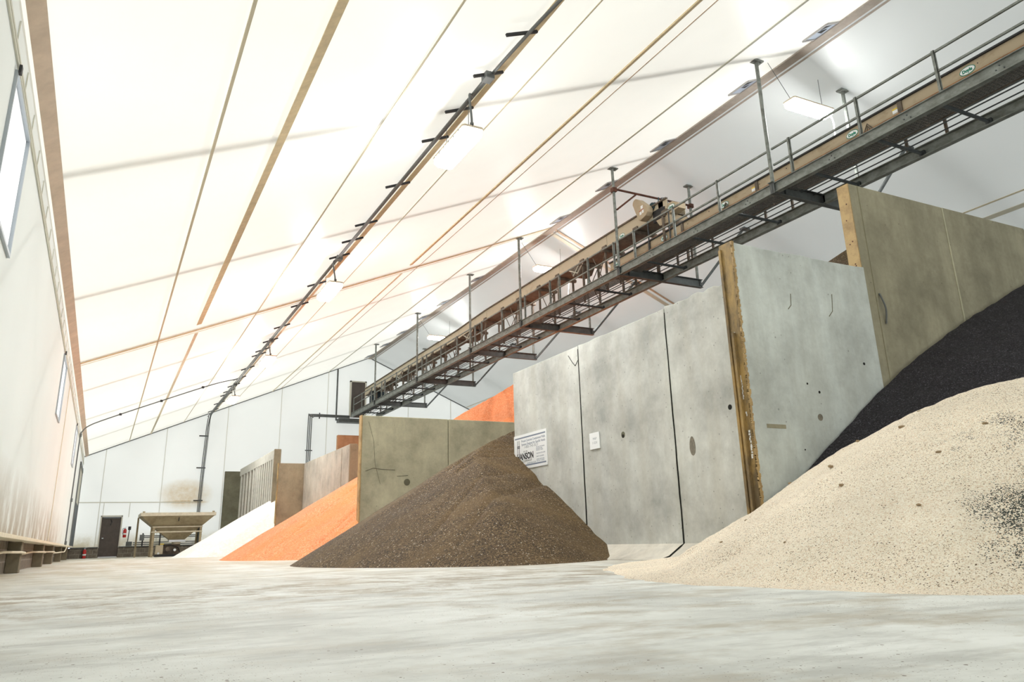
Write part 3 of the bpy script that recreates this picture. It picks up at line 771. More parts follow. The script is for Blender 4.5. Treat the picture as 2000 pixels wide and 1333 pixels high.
# ------------------------------------------------------------------ writing
def text(name, body, size, mat, mtx, parent, align='LEFT', sx=1.0, ext=.0004, off=0):
    cu = bpy.data.curves.new(name, 'FONT'); cu.body = body; cu.size = size; cu.align_x = align; cu.extrude = ext
    cu.offset = off
    tmp = bpy.data.objects.new(name + '_tmp', cu); COL.objects.link(tmp)
    dg = bpy.context.evaluated_depsgraph_get(); dg.update()
    me = bpy.data.meshes.new_from_object(tmp.evaluated_get(dg)); me.name = name
    bpy.data.objects.remove(tmp); bpy.data.curves.remove(cu)
    me.materials.clear(); me.materials.append(mat)
    me.transform(mtx @ Matrix.Diagonal((sx, 1, 1, 1)))
    o = bpy.data.objects.new(name, me); COL.objects.link(o); o.parent = parent
    return o
def face_mtx(x, y, z):   # plane facing -X: reading runs towards -Y
    return Matrix(((0, 0, -1, x), (-1, 0, 0, y), (0, 1, 0, z), (0, 0, 0, 1)))
sg = thing('sign', 'white rectangular sign with black and blue lettering on the grey concrete panel', 'sign', (0, 0, 0))
SW, SH, sy, sz, sx_ = 1.30, .66, 13.735, 1.615, XH - .0146
MB().box(XH - .014, XH - .002, sy - SW, sy, sz, sz + SH).build('board', M_white, sg)
b = MB()
for v0, v1 in ((.885, .925), (.075, .115)): b.box(XH - .0146, XH - .013, sy - SW * .97, sy - SW * .03, sz + SH * v0, sz + SH * v1)
b.build('rule', M_blueink, sg)
b = MB()
for u in (.11, .16): b.box(sx_, XH - .013, sy - SW * (u + .012), sy - SW * u, sz + SH * .44, sz + SH * .84)
for v in (.62, .66): b.box(sx_ - .001, XH - .013, sy - SW * .185, sy - SW * .098, sz + SH * v, sz + SH * (v + .022))
b.build('emblem', M_ink, sg)
def st(body, u, v, h, mat, w=None, sx=1.0):
    o = text('lettering', body, h, mat, face_mtx(sx_, sy - SW * u, sz + SH * v), sg, sx=sx)
    return o
def fit(body, u0, u1, v, h, mat, off=0):
    """set the line so that it fills the width u0..u1"""
    o = text('lettering', body, h, mat, Matrix.Identity(4), sg, off=off)
    xs = [p.co.x for p in o.data.vertices]; w = max(xs) - min(xs)
    k = SW * (u1 - u0) / w
    o.data.transform(face_mtx(sx_, sy - SW * u0, sz + SH * v) @ Matrix.Diagonal((k, 1, 1, 1)) @ Matrix.Translation((-min(xs), 0, 0)))
fit('Precast Concrete Containment Walls', .24, .96, .775, .062, M_blueink, .0006)
fit('Systems Designed for Specific Needs', .24, .96, .675, .062, M_blueink, .0006)
fit('1-800-THE-SILO', .33, .75, .585, .075, M_greyink)
fit('EST. 1916', .30, .42, .475, .038, M_ink)
fit('HANSON', .09, .60, .275, .165, M_ink, .006)
fit('SILO COMPANY', .12, .55, .19, .06, M_ink)
fit('HANSONSILO.COM', .40, .67, .125, .038, M_blueink)
for i, (s, v, u1) in enumerate((('PRECAST TILT PANEL', .53, .94), ('BUILDINGS AND', .485, .87), ('PRODUCT TANKS', .44, .89), ('WASTEWATER LINES', .35, .95), ('SAFETY LADDERS', .265, .91), ('GRAIN, FERTILIZER', .185, .92), ('AND SALT STORAGE', .14, .92))):
    fit(s, .69, u1, v, .03, M_blueink)
nt_ = thing('notice', 'small white notice with two printed lines on the middle grey panel', 'notice', (0, 0, 0))
MB().box(XH - .02, XH - .002, 10.68, 10.975, 1.715, 1.985).build('paper', M_white, nt_, bevel=.004)
for body, v, u0, u1 in (('MAP', 1.865, 10.87, 10.76), ('11-52-0', 1.80, 10.885, 10.75)):
    o = text('lettering', body, .058, M_greyink, Matrix.Identity(4), nt_)
    xs = [p.co.x for p in o.data.vertices]; k = (u0 - u1) / (max(xs) - min(xs))
    o.data.transform(face_mtx(XH - .0204, u0, v) @ Matrix.Diagonal((k, 1, 1, 1)) @ Matrix.Translation((-min(xs), 0, 0)))

# ------------------------------------------------------------------ catwalk
cw = thing('catwalk', 'long grey steel catwalk with handrail hung from the roof under the ridge', 'catwalk', (12.85, 2, 7.74))
def cp(b, name, mat, **kw): return child(b.build(name, mat, **kw), cw)
Z0, Z1 = 7.74, 7.98
ends = [-2] + FR[:-1] + [46.6]
for i in range(len(ends) - 1):
    y0, y1 = ends[i] + .02, ends[i + 1] - .02
    b = MB(); b.box(12.85, 12.862, y0, y1, Z0, Z1); b.box(12.80, 12.93, y0, y1, Z0, Z0 + .016); b.box(12.80, 12.93, y0, y1, Z1 - .016, Z1)
    cp(b, 'side_beam', M_galv)
    b = MB(); b.box(14.42, 14.432, y0, y1, Z0, Z1); b.box(14.36, 14.49, y0, y1, Z0, Z0 + .016); b.box(14.36, 14.49, y0, y1, Z1 - .016, Z1)
    cp(b, 'side_beam', M_galv)
    # walkway grating
    b = MB(); x0, x1 = 12.95, 13.52
    n = 10
    for k in range(n + 1):
        x = x0 + (x1 - x0) * k / n; b.box(x - .0035, x + .0035, y0 + .05, y1 - .05, 7.88, 7.90)
    yy = y0 + .06
    while yy < y1 - .06:
        b.box(x0, x1, yy - .007, yy + .007, 7.885, 7.897); yy += .07
    cp(b, 'grating', M_grate)
for y in FR[:-1]:
    b = MB(); b.ibeam_x(12.78, 15.96, y, 7.72, 7.985, .14, .014)
    for x in (12.79, 12.93, 13.15, 14.42, 15.85): b.box(x, x + .012, y - .065, y + .065, 7.73, 7.98)
    cp(b, 'cross_beam', M_galvd)
    zt = roofz(12.83) - .02
    b = MB(); b.path([(12.83, y, 7.98), (12.83, y, zt)], .045, 10)
    b.box(12.66, 13.0, y - .09, y + .09, zt - .035, zt); b.box(12.73, 12.93, y - .07, y + .07, 7.985, 8.0)
    for sx in (-.1, .1): b.box(12.83 + sx - .015, 12.83 + sx + .015, y - .05, y - .02, zt - .07, zt)
    cp(b, 'hanger_post', M_galv)
    xr = 15.82; zt = roofz(xr) - .02
    b = MB(); b.path([(xr, y, 7.98), (xr, y, zt)], .045, 10); b.box(xr - .14, xr + .14, y - .09, y + .09, zt - .04, zt); cp(b, 'hanger_post', M_galv)
    b = MB(); b.path([(15.93, y, 7.78), (18.2, y + .1, roofz(18.2) - .03)], .045, 8); b.box(18.05, 18.35, y, y + .2, roofz(18.3) - .08, roofz(18.3) - .02); cp(b, 'brace', M_galvd)
for y in (7.47, 8.9, 10.52, 12.92, 14.63, 16.63, 19.4, 21.0, 22.6, 25.55, 27.1, 30.2, 31.8, 33.4, 36.7, 38.4, 40.1, 43.3, 44.9):
    b = MB(); b.path([(12.9, y, 7.80), (14.38, y, 7.80)], .038, 10); b.box(14.36, 14.42, y - .06, y + .06, 7.75, 7.86); cp(b, 'cross_pipe', M_steel)
for x, z in ((13.72, 7.93), (13.92, 7.97), (14.12, 7.93)):
    cp(MB().path([(x, -2, z), (x, 46.5, z)], .014, 6), 'tension_rod', M_steel)
posts = [5.5, 7.37, 9.13, 10.96, 13.35, 15.13, 16.96, 18.0, 19.46, 21.26, 21.9, 23.76, 25.67, 27.53, 28.18, 30.08, 31.94, 33.79, 34.36, 36.32, 38.16, 40.08, 40.66, 42.49, 44.41, 46.13]
for y in posts:
    b = MB(); b.box(12.835, 12.885, y - .03, y - .022, 7.98, 8.87); b.box(12.835, 12.843, y - .03, y + .03, 7.98, 8.87); b.box(12.82, 12.92, y - .06, y + .06, 7.98, 7.99)
    for z in (8.83, 8.43, 8.03): b.box(12.828, 12.836, y - .012, y + .012, z - .012, z + .012)
    cp(b, 'rail_post', M_galv)
for z in (8.84, 8.43):
    for a, c in zip(ends[:-1], ends[1:]):
        cp(MB().bar((12.87, a + .06, z), (12.87, c - .06 if c < 46 else 46.1, z), .04, .04), 'handrail' if z > 8.5 else 'mid_rail', M_galv)
# bolts on the outer beam
for y0 in (6.3, 8.1, 9.9, 12.4, 14.3, 16.2, 18.7, 20.5, 22.6, 25.2, 27.0, 29.6, 31.5):
    b = MB()
    for dy, z in ((0, 7.90), (.07, 7.84), (-.07, 7.82)): b.tube((12.838, y0 + dy, z), (12.852, y0 + dy, z), .014, 8)
    cp(b, 'bolt_group', M_steel)
cp(MB().box(12.3, 15.5, 47.3, 47.9, 7.55, 7.78), 'landing_beam', M_galvd)
cp(MB().path([(12.25, 47.85, 7.7), (12.25, 47.85, roofz(12.25) - .05)], .05, 8), 'hanger_post', M_galvd)
# red-brown lifting frame over the motor
lf = thing('lifting_frame', 'rust-red pipe frame spanning over the conveyor motor', 'frame', (12.83, 17.7, 10.5))
for p, q, r_ in (((12.78, 17.68, 10.5), (15.84, 17.68, 10.48), .035), ((12.85, 17.68, 9.82), (13.62, 17.68, 10.47), .028), ((15.08, 17.68, 10.47), (15.75, 17.68, 9.86), .028)):
    o = MB().path([p, q], r_, 8).build('frame_tube' if r_ > .03 else 'frame_brace', M_rustbar, smooth=True); child(o, lf)
for x in (12.83, 15.82):
    o = MB().box(x - .07, x + .07, 17.66, 17.82, 10.43, 10.56).build('clamp', M_rustbar); child(o, lf)

# ------------------------------------------------------------------ conveyors
def sticker(y, z, x, parent):
    n = 28
    e = [(y + .16 * math.cos(2 * math.pi * k / n), z + .088 * math.sin(2 * math.pi * k / n)) for k in range(n)]
    i_ = [(y + .145 * math.cos(2 * math.pi * k / n), z + .073 * math.sin(2 * math.pi * k / n)) for k in range(n)]
    o = MB().prism(e, 'x', x - .003, x).build('oval_sticker', M_green); child(o, parent)
    fo = MB().prism(i_, 'x', x - .005, x - .001).build('sticker_face', M_white); fo.parent = o; 
    tx = text('lettering', 'Doyle', .09, M_green, Matrix.Identity(4), o, off=.006)
    xs = [p.co.x for p in tx.data.vertices]; k = .2 / (max(xs) - min(xs))
    tx.data.transform(face_mtx(x - .0065, y + .1, z - .03) @ Matrix.Diagonal((k, 1, 1, 1)) @ Matrix.Translation((-min(xs), 0, 0)))
    return o
lc = thing('belt_conveyor', 'near tan belt conveyor with rusty lower edge standing on the catwalk', 'conveyor', (13.75, 2, 7.98), 'belt conveyors on the catwalk')
def lp(b, name, mat, **kw): return child(b.build(name, mat, **kw), lc)
XA, XB = 13.75, 14.4
lseams = [-2, 1.5, 4.9, 8.77, 12.89, 15.83, 17.38, 19.5]
for a, c in zip(lseams[:-1], lseams[1:]):
    b = MB(); b.box(XA, XA + .02, a + .01, c - .01, 8.3, 8.8); b.box(XB - .02, XB, a + .01, c - .01, 8.3, 8.8)
    lp(b, 'side_panel', M_tanpaint)
    b = MB(); b.box(XA - .05, XA + .03, a, c, 8.80, 8.835); b.box(XB - .03, XB + .05, a, c, 8.80, 8.835); lp(b, 'top_flange', M_black)
    b = MB(); b.box(XA - .035, XA + .02, a + .02, c - .02, 8.48, 8.55); lp(b, 'rust_strip', M_rusttrim)
    b = MB(); b.box(XA + .02, XB - .02, a, c, 8.3, 8.32); lp(b, 'belt_bed', M_under)
    if c < 19: lp(MB().box(XA - .03, XA + .01, c - .05, c + .05, 8.29, 8.81), 'splice_plate', M_under)
    for yy in (a + .4, c - .5):
        b = MB(); b.box(XA, XA + .05, yy, yy + .05, 7.98, 8.32); b.box(XB - .05, XB, yy, yy + .05, 7.98, 8.32); lp(b, 'leg', M_under)
for y in (6.2, 11.9, 14.7):
    b = MB(); b.tube((XA - .006, y, 8.72), (XA + .01, y, 8.72), .014, 8); b.tube((XA - .006, y + .9, 8.70), (XA + .01, y + .9, 8.70), .012, 8); lp(b, 'bolt', M_black)
for y in (9.55, 14.0): # return idler brackets
    b = MB(); b.path([(XA - .03, y - .12, 8.5), (XA - .05, y, 8.68), (XA - .03, y + .12, 8.52)], .015, 5); b.path([(XA - .03, y - .05, 8.5), (XA - .05, y, 8.63), (XA - .03, y + .05, 8.5)], .012, 5); lp(b, 'idler_bracket', M_under)
for y in (7.31, 9.98, 14.09, 16.68, 19.16): sticker(y, 8.665, XA - .001, lc)
for y in (8.9, 13.02):
    o = lp(MB().box(XA - .005, XA, y - .06, y + .06, 8.6, 8.71), 'warning_label', M_white); MB().box(XA - .007, XA - .003, y - .06, y + .06, 8.675, 8.71).build('label_band', M_yellow, o)
lp(MB().box(XA - .03, XA + .02, 16.1, 17.3, 8.835, 8.86), 'rust_plate', M_rusttrim)

uc = thing('belt_conveyor', 'far upper tan belt conveyor raised on braced legs above the catwalk', 'conveyor', (13.75, 30, 7.98), 'belt conveyors on the catwalk')
def up_(b, name, mat, **kw): return child(b.build(name, mat, **kw), uc)
useams = [16.4, 19.6, 22.7, 25.8, 28.9, 32.0, 35.1, 38.2, 41.3, 44.3, 46.9]
def ztop(y): return 9.72 + (.10 if y < 30 else 0) - max(0, y - 30) * .008
for i, (a, c) in enumerate(zip(useams[:-1], useams[1:])):
    b = MB()
    for x in (XA, XB): b.add([(x, a + .01, ztop(a) - .42), (x, c - .01, ztop(c) - .42), (x, c - .01, ztop(c)), (x, a + .01, ztop(a)), (x + .02, a + .01, ztop(a) - .42), (x + .02, c - .01, ztop(c) - .42), (x + .02, c - .01, ztop(c)), (x + .02, a + .01, ztop(a))], [(0, 1, 2, 3), (4, 5, 6, 7), (0, 1, 5, 4), (2, 3, 7, 6), (0, 3, 7, 4), (1, 2, 6, 5)])
    up_(b, 'side_panel', M_tanlight)
    b = MB(); b.bar((XA - .01, a, ztop(a) + .02), (XA - .01, c, ztop(c) + .02), .08, .045); b.bar((XB + .01, a, ztop(a) + .02), (XB + .01, c, ztop(c) + .02), .08, .045); up_(b, 'top_flange', M_under)
    b = MB(); b.bar((14.08, a, ztop(a) - .41), (14.08, c, ztop(c) - .41), .66, .02); up_(b, 'belt_bed', M_under)
    for q, yy in enumerate((a + .15, (a + c) / 2)):
        b = MB(); zz = ztop(yy) - .43
        b.box(XA - .12, XB + .12, yy - .06, yy + .06, zz - .10, zz); b.box(XA - .04, XA + .05, yy - .12, yy + .12, zz, zz + .12); up_(b, 'idler_tray', M_under)
    # legs and braces
    for yy in (a + .15, (a + c) / 2):
        zz = ztop(yy) - .5
        for x in ((XA + .02, XB) if yy > 19.6 else (XA - .09, XB + .09)):
            up_(MB().box(x - .03, x + .03, yy - .03, yy + .03, 7.98, zz), 'leg', M_under)
    zz = ztop(a) - .5; ya, yb = a + .15, (a + c) / 2
    if i == 0: continue
    b = MB(); b.path([(XA + .02, ya, 8.02), (XA + .02, ya + .75, zz)], .017, 5); b.path([(XA + .02, ya, zz), (XA + .02, ya + .75, 8.02)], .017, 5); up_(b, 'cross_brace', M_under)
    b = MB(); b.path([(XA + .02, yb, 8.02), (XB, yb, zz)], .015, 5); b.path([(XA + .02, yb, zz), (XB, yb, 8.02)], .015, 5); up_(b, 'cross_brace', M_under)
    if i in (1, 4, 7, 8):
        b = MB(); y_ = c - 1.2; zb = ztop(y_) - .45
        b.prism([(y_ - .45, zb), (y_ + .45, zb), (y_ + .25, zb - .32), (y_ - .15, zb - .32)], 'x', XA - .02, XA + .5); up_(b, 'discharge_gate', M_under)
        b = MB(); b.path([(XA - .05, y_ - .5, zb + .02), (XA - .05, y_ - .1, zb - .28), (XA - .05, y_ + .5, zb)], .02, 5); b.path([(XA - .05, y_ - .2, zb), (XA - .05, y_ + .2, zb - .3)], .02, 5); up_(b, 'gate_linkage', M_palegrey)
sticker(18.75, 9.5, XA - .001, uc)
# head end: hood, belt guard, motor
b = MB(); b.prism([(15.95, 9.36), (16.5, 9.31), (16.5, 9.68), (16.2, 9.66), (15.95, 9.52)], 'x', XA + .02, XB - .35); up_(b, 'head_hood', M_tanpaint, bevel=.01)
b = MB(); b.prism([(16.3, 9.3), (16.95, 9.32), (16.8, 9.1), (16.42, 9.06)], 'x', XA - .02, XB); up_(b, 'discharge_chute', M_tanpaint)
up_(MB().box(XA + .12, XB - .15, 16.1, 16.6, 8.84, 9.04), 'chute_skirt', M_under)
sticker(16.26, 9.5, XA + .017, uc)
gp = [(17.72, 10.09), (17.70, 10.17), (17.64, 10.225), (17.55, 10.235), (17.45, 10.18), (17.1, 9.86), (17.02, 9.75), (17.03, 9.62), (17.12, 9.52), (17.40, 9.45), (17.47, 9.48), (17.52, 9.58)]
gy = lambda p: (p[0], p[1])
b = MB(); b.prism(gp, 'x', 13.48, 13.70); g = up_(b, 'belt_guard', M_tanpaint, bevel=.012); g['label'] = 'tan teardrop belt guard with white stickers'
b = MB()
for (y0, y1, z0, z1) in ((17.22, 17.32, 9.80, 9.90), (17.19, 17.27, 9.65, 9.75), (17.30, 17.39, 9.63, 9.72)): b.box(13.474, 13.481, y0, y1, z0, z1)
o = b.build('label_plate', M_white); child(o, uc); o.parent = g; o.matrix_parent_inverse = Matrix.Identity(4)
b = MB(); b.bar((13.476, 17.18, 9.76), (13.476, 17.42, 9.76), .014, .008); o = b.build('label_rule', M_red); o.parent = g; o.matrix_parent_inverse = Matrix.Identity(4)
b = MB(); b.path([(13.72, 17.1, 9.84), (14.35, 17.1, 9.84)], .13, 16)
for k in range(6): b.path([(13.8 + k * .09, 17.1, 9.84), (13.83 + k * .09, 17.1, 9.84)], .15, 16)
up_(b, 'motor', M_motor, smooth=False)
b = MB(); b.box(13.78, 14.3, 16.75, 17.35, 9.64, 9.7); b.box(13.74, 13.84, 16.6, 17.1, 9.3, 9.66); b.box(14.2, 14.3, 16.6, 17.1, 9.3, 9.66); b.box(13.72, 13.8, 16.52, 16.95, 9.34, 9.62); up_(b, 'motor_mount', M_black)
b = MB(); b.path([(13.9, 17.0, 9.95), (13.9, 16.95, 10.12)], .015, 6); b.path([(13.8, 16.75, 9.8), (13.8, 16.7, 9.98), (13.95, 16.7, 10.0)], .013, 6); b.box(13.75, 13.95, 16.6, 16.82, 9.66, 9.88); up_(b, 'gear_reducer', M_motor)
for y in (16.35, 17.35): up_(MB().path([(13.7, y, 8.0), (13.72, y, 9.45)], .022, 6), 'leg', M_steel)
# tail unit beside the upper door
up_(MB().box(13.7, 14.5, 45.3, 45.7, 8.5, 9.2), 'tail_drive', M_navy)

# ------------------------------------------------------------------ heaps of granules
def segd(X, Y, poly):
    best = np.full(X.shape, 1e9); sg_ = np.ones(X.shape)
    for (x1, y1), (x2, y2) in zip(poly[:-1], poly[1:]):
        dx, dy = x2 - x1, y2 - y1; L2 = dx * dx + dy * dy
        t = np.clip(((X - x1) * dx + (Y - y1) * dy) / L2, 0, 1)
        d = np.hypot(X - x1 - t * dx, Y - y1 - t * dy)
        m = d < best - 1e-9
        sg_ = np.where(m, np.sign(dx * (Y - y1) - dy * (X - x1)), sg_); best = np.where(m, d, best)
    return best * sg_
def chaikin(poly, n=3):
    for _ in range(n):
        q = [poly[0]]
        for a, c in zip(poly[:-1], poly[1:]):
            q.append((.75 * a[0] + .25 * c[0], .75 * a[1] + .25 * c[1])); q.append((.25 * a[0] + .75 * c[0], .25 * a[1] + .75 * c[1]))
        q.append(poly[-1]); poly = q
    return poly
def smin(a, c, k):
    h = np.clip(.5 + .5 * (c - a) / k, 0, 1); return c * (1 - h) + a * h - k * h * (1 - h)
RNG = np.random.RandomState(4)
def lump(X, Y, sc, amp, octv=4):
    """smooth value noise"""
    Z = np.zeros_like(X); f = 1 / sc; a = amp
    for _ in range(octv):
        G = RNG.rand(64, 64); u = X * f + 100; v = Y * f + 100
        iu = np.floor(u).astype(int); iv = np.floor(v).astype(int); fu = u - iu; fv = v - iv
        fu = fu * fu * (3 - 2 * fu); fv = fv * fv * (3 - 2 * fv)
        g = lambda i, j: G[i % 64, j % 64]
        Z += a * ((g(iu, iv) * (1 - fu) + g(iu + 1, iv) * fu) * (1 - fv) + (g(iu, iv + 1) * (1 - fu) + g(iu + 1, iv + 1) * fu) * fv - .5)
        f *= 2.1; a *= .5
    return Z
def heap(name, label, X, Y, Z, mask, mat, group=None):
    ny, nx = X.shape; ok = mask
    idx = -np.ones(X.shape, int); vs = []
    k = 0
    fs = []
    cell = ok[:-1, :-1] | ok[1:, :-1] | ok[:-1, 1:] | ok[1:, 1:]
    allow = np.ones_like(cell)
    use = np.zeros(X.shape, bool)
    use[:-1, :-1] |= cell; use[1:, :-1] |= cell; use[:-1, 1:] |= cell; use[1:, 1:] |= cell
    ii = np.argwhere(use)
    for i, j in ii:
        idx[i, j] = k; k += 1
        vs.append((float(X[i, j]), float(Y[i, j]), float(max(Z[i, j], -.02))))
    for i, j in np.argwhere(cell):
        fs.append((idx[i, j], idx[i, j + 1], idx[i + 1, j + 1], idx[i + 1, j]))
    me = bpy.data.meshes.new(name); me.from_pydata(vs, [], [tuple(int(a) for a in f) for f in fs])
    me.polygons.foreach_set('use_smooth', [True] * len(me.polygons)); me.materials.append(mat)
    o = bpy.data.objects.new(name, me); COL.objects.link(o); return tag(o, label, 'pile', group)
def grid(x0, x1, y0, y1, st_): return np.meshgrid(np.arange(x0, x1 + 1e-6, st_), np.arange(y0, y1 + 1e-6, st_))

gp_ = 'heaps of fertilizer granules'
# cream heap, nearest
X, Y = grid(3.2, 13.5, .2, 8.9, .035)
poly = chaikin([(9.0, 9.6), (7.2, 8.3), (5.2, 7.0), (4.1, 5.3), (3.8, 3.8), (4.1, 2.5), (5.2, 1.2), (8, -1.5)])
d = segd(X, Y, poly) + lump(X, Y, .5, .10)
Z = np.where(d > 0, .6 * d * (1 - .25 * np.exp(-np.maximum(d, 0) / .35)), d)
Z = smin(Z, np.full_like(Z, 1.66) + .03 * (X - 8), .8) + lump(X, Y, 1.4, .07) * np.clip(d, 0, 1) + lump(X, Y, .16, .02, 3) * np.clip(d * 3, 0, 1)
d2 = segd(X, Y, chaikin([(9.0, 10.4), (7.0, 9.2), (5.6, 8.4), (4.75, 7.3), (3.85, 5.5), (3.62, 3.8), (4.0, 2.5), (5.2, 1.1), (8, -1.6)])) + lump(X, Y, .4, .14)
Z = np.maximum(Z, np.minimum(.10 * d2, .09))
SANDZ = (X, Y, Z)
heap('granule_pile', 'cream-coloured fertilizer pile speckled with dark grains in the right foreground', X, Y, Z, (Z > 0) & ((Y < 6.95) | ((X < 6.74) & (Y < 8.8))), M_sand, gp_)
# black heap against the dividers
X, Y = grid(6.3, 17.5, 3.0, 6.98, .06)
a = np.interp(X, [6.3, 6.97, 7.53, 8.15, 8.94, 9.4, 10.4, 11.54, 13.39, 17], [.42, .71, .98, 1.4, 1.94, 2.24, 2.82, 3.39, 4.23, 5.4])
Z = a - .42 * (6.98 - Y) + lump(X, Y, .9, .10) * np.clip((6.98 - Y) * 2, .15, 1) + lump(X, Y, .2, .02)
Z = np.where(Z < np.where((X < 13.4), .0, 0), -1, Z)
heap('granule_pile', 'black fertilizer pile leaning against the divider panels behind the cream pile', X, Y, Z, (Z > 0) & (X > 6.9), M_blackg, gp_)
# brown heap spilling past the sign
X, Y = grid(2.3, 15.5, 7.3, 19.8, .06)
poly = chaikin([(8, 23), (5.6, 19.9), (4.0, 17.2), (2.75, 13.8), (3.5, 11.2), (4.6, 9.6), (5.8, 9.6), (7.3, 10.5), (9.0, 11.0)])
d = segd(X, Y, poly); ang = np.arctan2(Y - 15.5, X - 10.5)
Z = .6 * (d + .08); Z = smin(Z, np.full_like(Z, 6.0), .6) + (lump(ang * 6 + 40, d * .25, .55, .05, 3) - .055 * np.exp(-(lump(ang * 5 + 60, d * .06, .5, 1.0, 2) / .035) ** 2) + lump(X, Y, .25, .015)) * np.clip(d, 0, 1)
Z = np.where(X > 7.5, np.maximum(Z, 6.12 - .62 * np.hypot(X - 13.6, Y - 10.4)), Z)
heap('granule_pile', 'brown fertilizer pile spilling into the aisle below the white sign', X, Y, Z, (Z > 0) & ((X < 7.08) | (Y > 13.78) | ((X > 7.5) & (Y > 7.5))), M_browng, gp_)
# orange heap
X, Y = grid(2.3, 18, 17.03, 32.75, .075)
poly = chaikin([(8, 36), (5.5, 32.5), (3.9, 29), (2.95, 24.0), (3.0, 21.9), (4.2, 19.5), (5.5, 18)])
d = segd(X, Y, poly); ang = np.arctan2(Y - 26, X - 13)
Z = .6 * d; Z = smin(Z, np.full_like(Z, 7.3), .6) + (lump(ang * 7 + 40, d * .2, .5, .07, 3) - .11 * np.exp(-(lump(ang * 7 + 60, d * .05, .5, 1.0, 2) / .035) ** 2) + lump(X, Y, .4, .02)) * np.clip(d, 0, 1)
heap('granule_pile', 'bright orange fertilizer pile spilling out beside the cracked divider', X, Y, Z, (Z > 0) & ((Y > 20.08) | (X < 5.70)) & ((X < 7.12) | (X > 7.5) | (Y < 25.85)), M_orange, gp_)
# white heap
X, Y = grid(1.9, 9.5, 30.06, 43.2, .09)
poly = chaikin([(9.5, 43.4), (7.0, 42.2), (4.6, 40.2), (2.85, 37.4), (2.6, 35.3), (3.3, 33.2), (4.6, 31.2), (6.5, 29.0)])
d = segd(X, Y, poly)
Z = .6 * d; Z = np.where(X < 6.1, np.minimum(Z, 1.5 * (Y - 32.85)), Z); Z = smin(Z, np.full_like(Z, 6.2), .6) + lump(X, Y, 1.2, .05) * np.clip(d, 0, 1)
heap('granule_pile', 'white fertilizer pile in front of the ribbed panels, beside the steel hopper', X, Y, Z, (Z > 0) & ((Y > 33.05) | (X < 6.05)) & ((X < 6.36) | (Y < 35.1)), M_whiteg, gp_)

# clods lying on the cream heap
M_clod = plain('caked_clod', (.34, .25, .15), .9, var=.3, scale=30)
def sand_at(x, y):
    Xs, Ys, Zs = SANDZ; j = int(round((x - 3.2) / .035)); i = int(round((y - .2) / .035)); return float(Zs[i, j])
cl = None
for k, (x, y, r_) in enumerate(((4.95, 4.2, .03), (5.5, 4.75, .034), (5.3, 3.6, .026), (4.6, 5.2, .026), (5.9, 4.3, .036), (6.2, 5.0, .03), (4.7, 3.4, .022), (5.1, 5.4, .028), (6.6, 4.6, .036), (5.75, 3.5, .026), (4.4, 4.3, .022), (6.0, 5.7, .03))):
    if cl is None:
        bm = bmesh.new(); bmesh.ops.create_icosphere(bm, subdivisions=2, radius=1)
        rr = random.Random(1)
        for v in bm.verts: v.co *= .8 + rr.random() * .35; v.co.z *= .6
        me = bpy.data.meshes.new('clod'); bm.to_mesh(me); bm.free(); me.materials.append(M_clod); cl = me
    o = bpy.data.objects.new('clod', cl); COL.objects.link(o); o.scale = (r_ * .85, r_ * .62, r_ * .62); o.rotation_euler = (0, 0, k * 1.3)
    o.location = (x, y, sand_at(x, y) + r_ * .2); tag(o, 'small brown caked clod lying on the cream pile', 'clod', 'clods on the cream pile')

# ------------------------------------------------------------------ things at the far wall
# door at floor level
f = MB(); f.box(-.06, .0, 47.84, 48.0, 0, 2.14); f.box(.92, .98, 47.84, 48.0, 0, 2.14); f.box(-.06, .98, 47.84, 48.0, 2.08, 2.14)
dr = struct(f.build('door_1', M_doorf))
MB().box(.0, .92, 47.9, 47.96, .02, 2.06).build('door_leaf', M_door, dr)
MB().box(.02, .9, 47.86, 47.9, .0, .06).build('threshold', M_alu, dr)
MB().path([(.1, 47.86, .98), (.18, 47.86, .98)], .03, 8).build('door_handle', M_alu, dr)
MB().box(.06, .86, 47.86, 47.91, 1.98, 2.05).build('door_closer', M_galvd, dr)
b = MB(); b.path([(.42, 47.88, 1.95), (.5, 47.88, 1.8), (.42, 47.88, 1.68)], .012, 5); b.box(.42, .47, 47.87, 47.9, 1.64, 1.7); b.build('door_hook', M_black, dr)
# upper door at the catwalk end
f = MB(); f.box(13.08, 13.17, 47.84, 48, 7.95, 10.28); f.box(14.05, 14.14, 47.84, 48, 7.95, 10.28); f.box(13.08, 14.14, 47.84, 48, 10.2, 10.28)
d2_ = struct(f.build('door_2', M_doorf)); MB().box(13.17, 14.05, 47.9, 47.96, 7.95, 10.2).build('door_leaf', M_door, d2_)
# roller door in the left wall near the far corner
f = MB(); f.box(XL - .01, XL + .05, 42.2, 42.32, .6, 4.3); f.box(XL - .01, XL + .05, 46.9, 47.02, .6, 4.5); f.box(XL - .01, XL + .06, 42.2, 47.0, 4.25, 4.4)
d3_ = struct(f.build('door_3', M_pipe))
MB().box(XL, XL + .02, 42.32, 46.9, 2.6, 4.25).build('upper_leaf', M_palegrey, d3_); MB().box(XL, XL + .025, 42.32, 46.9, .6, 2.6).build('lower_leaf', M_navy, d3_)
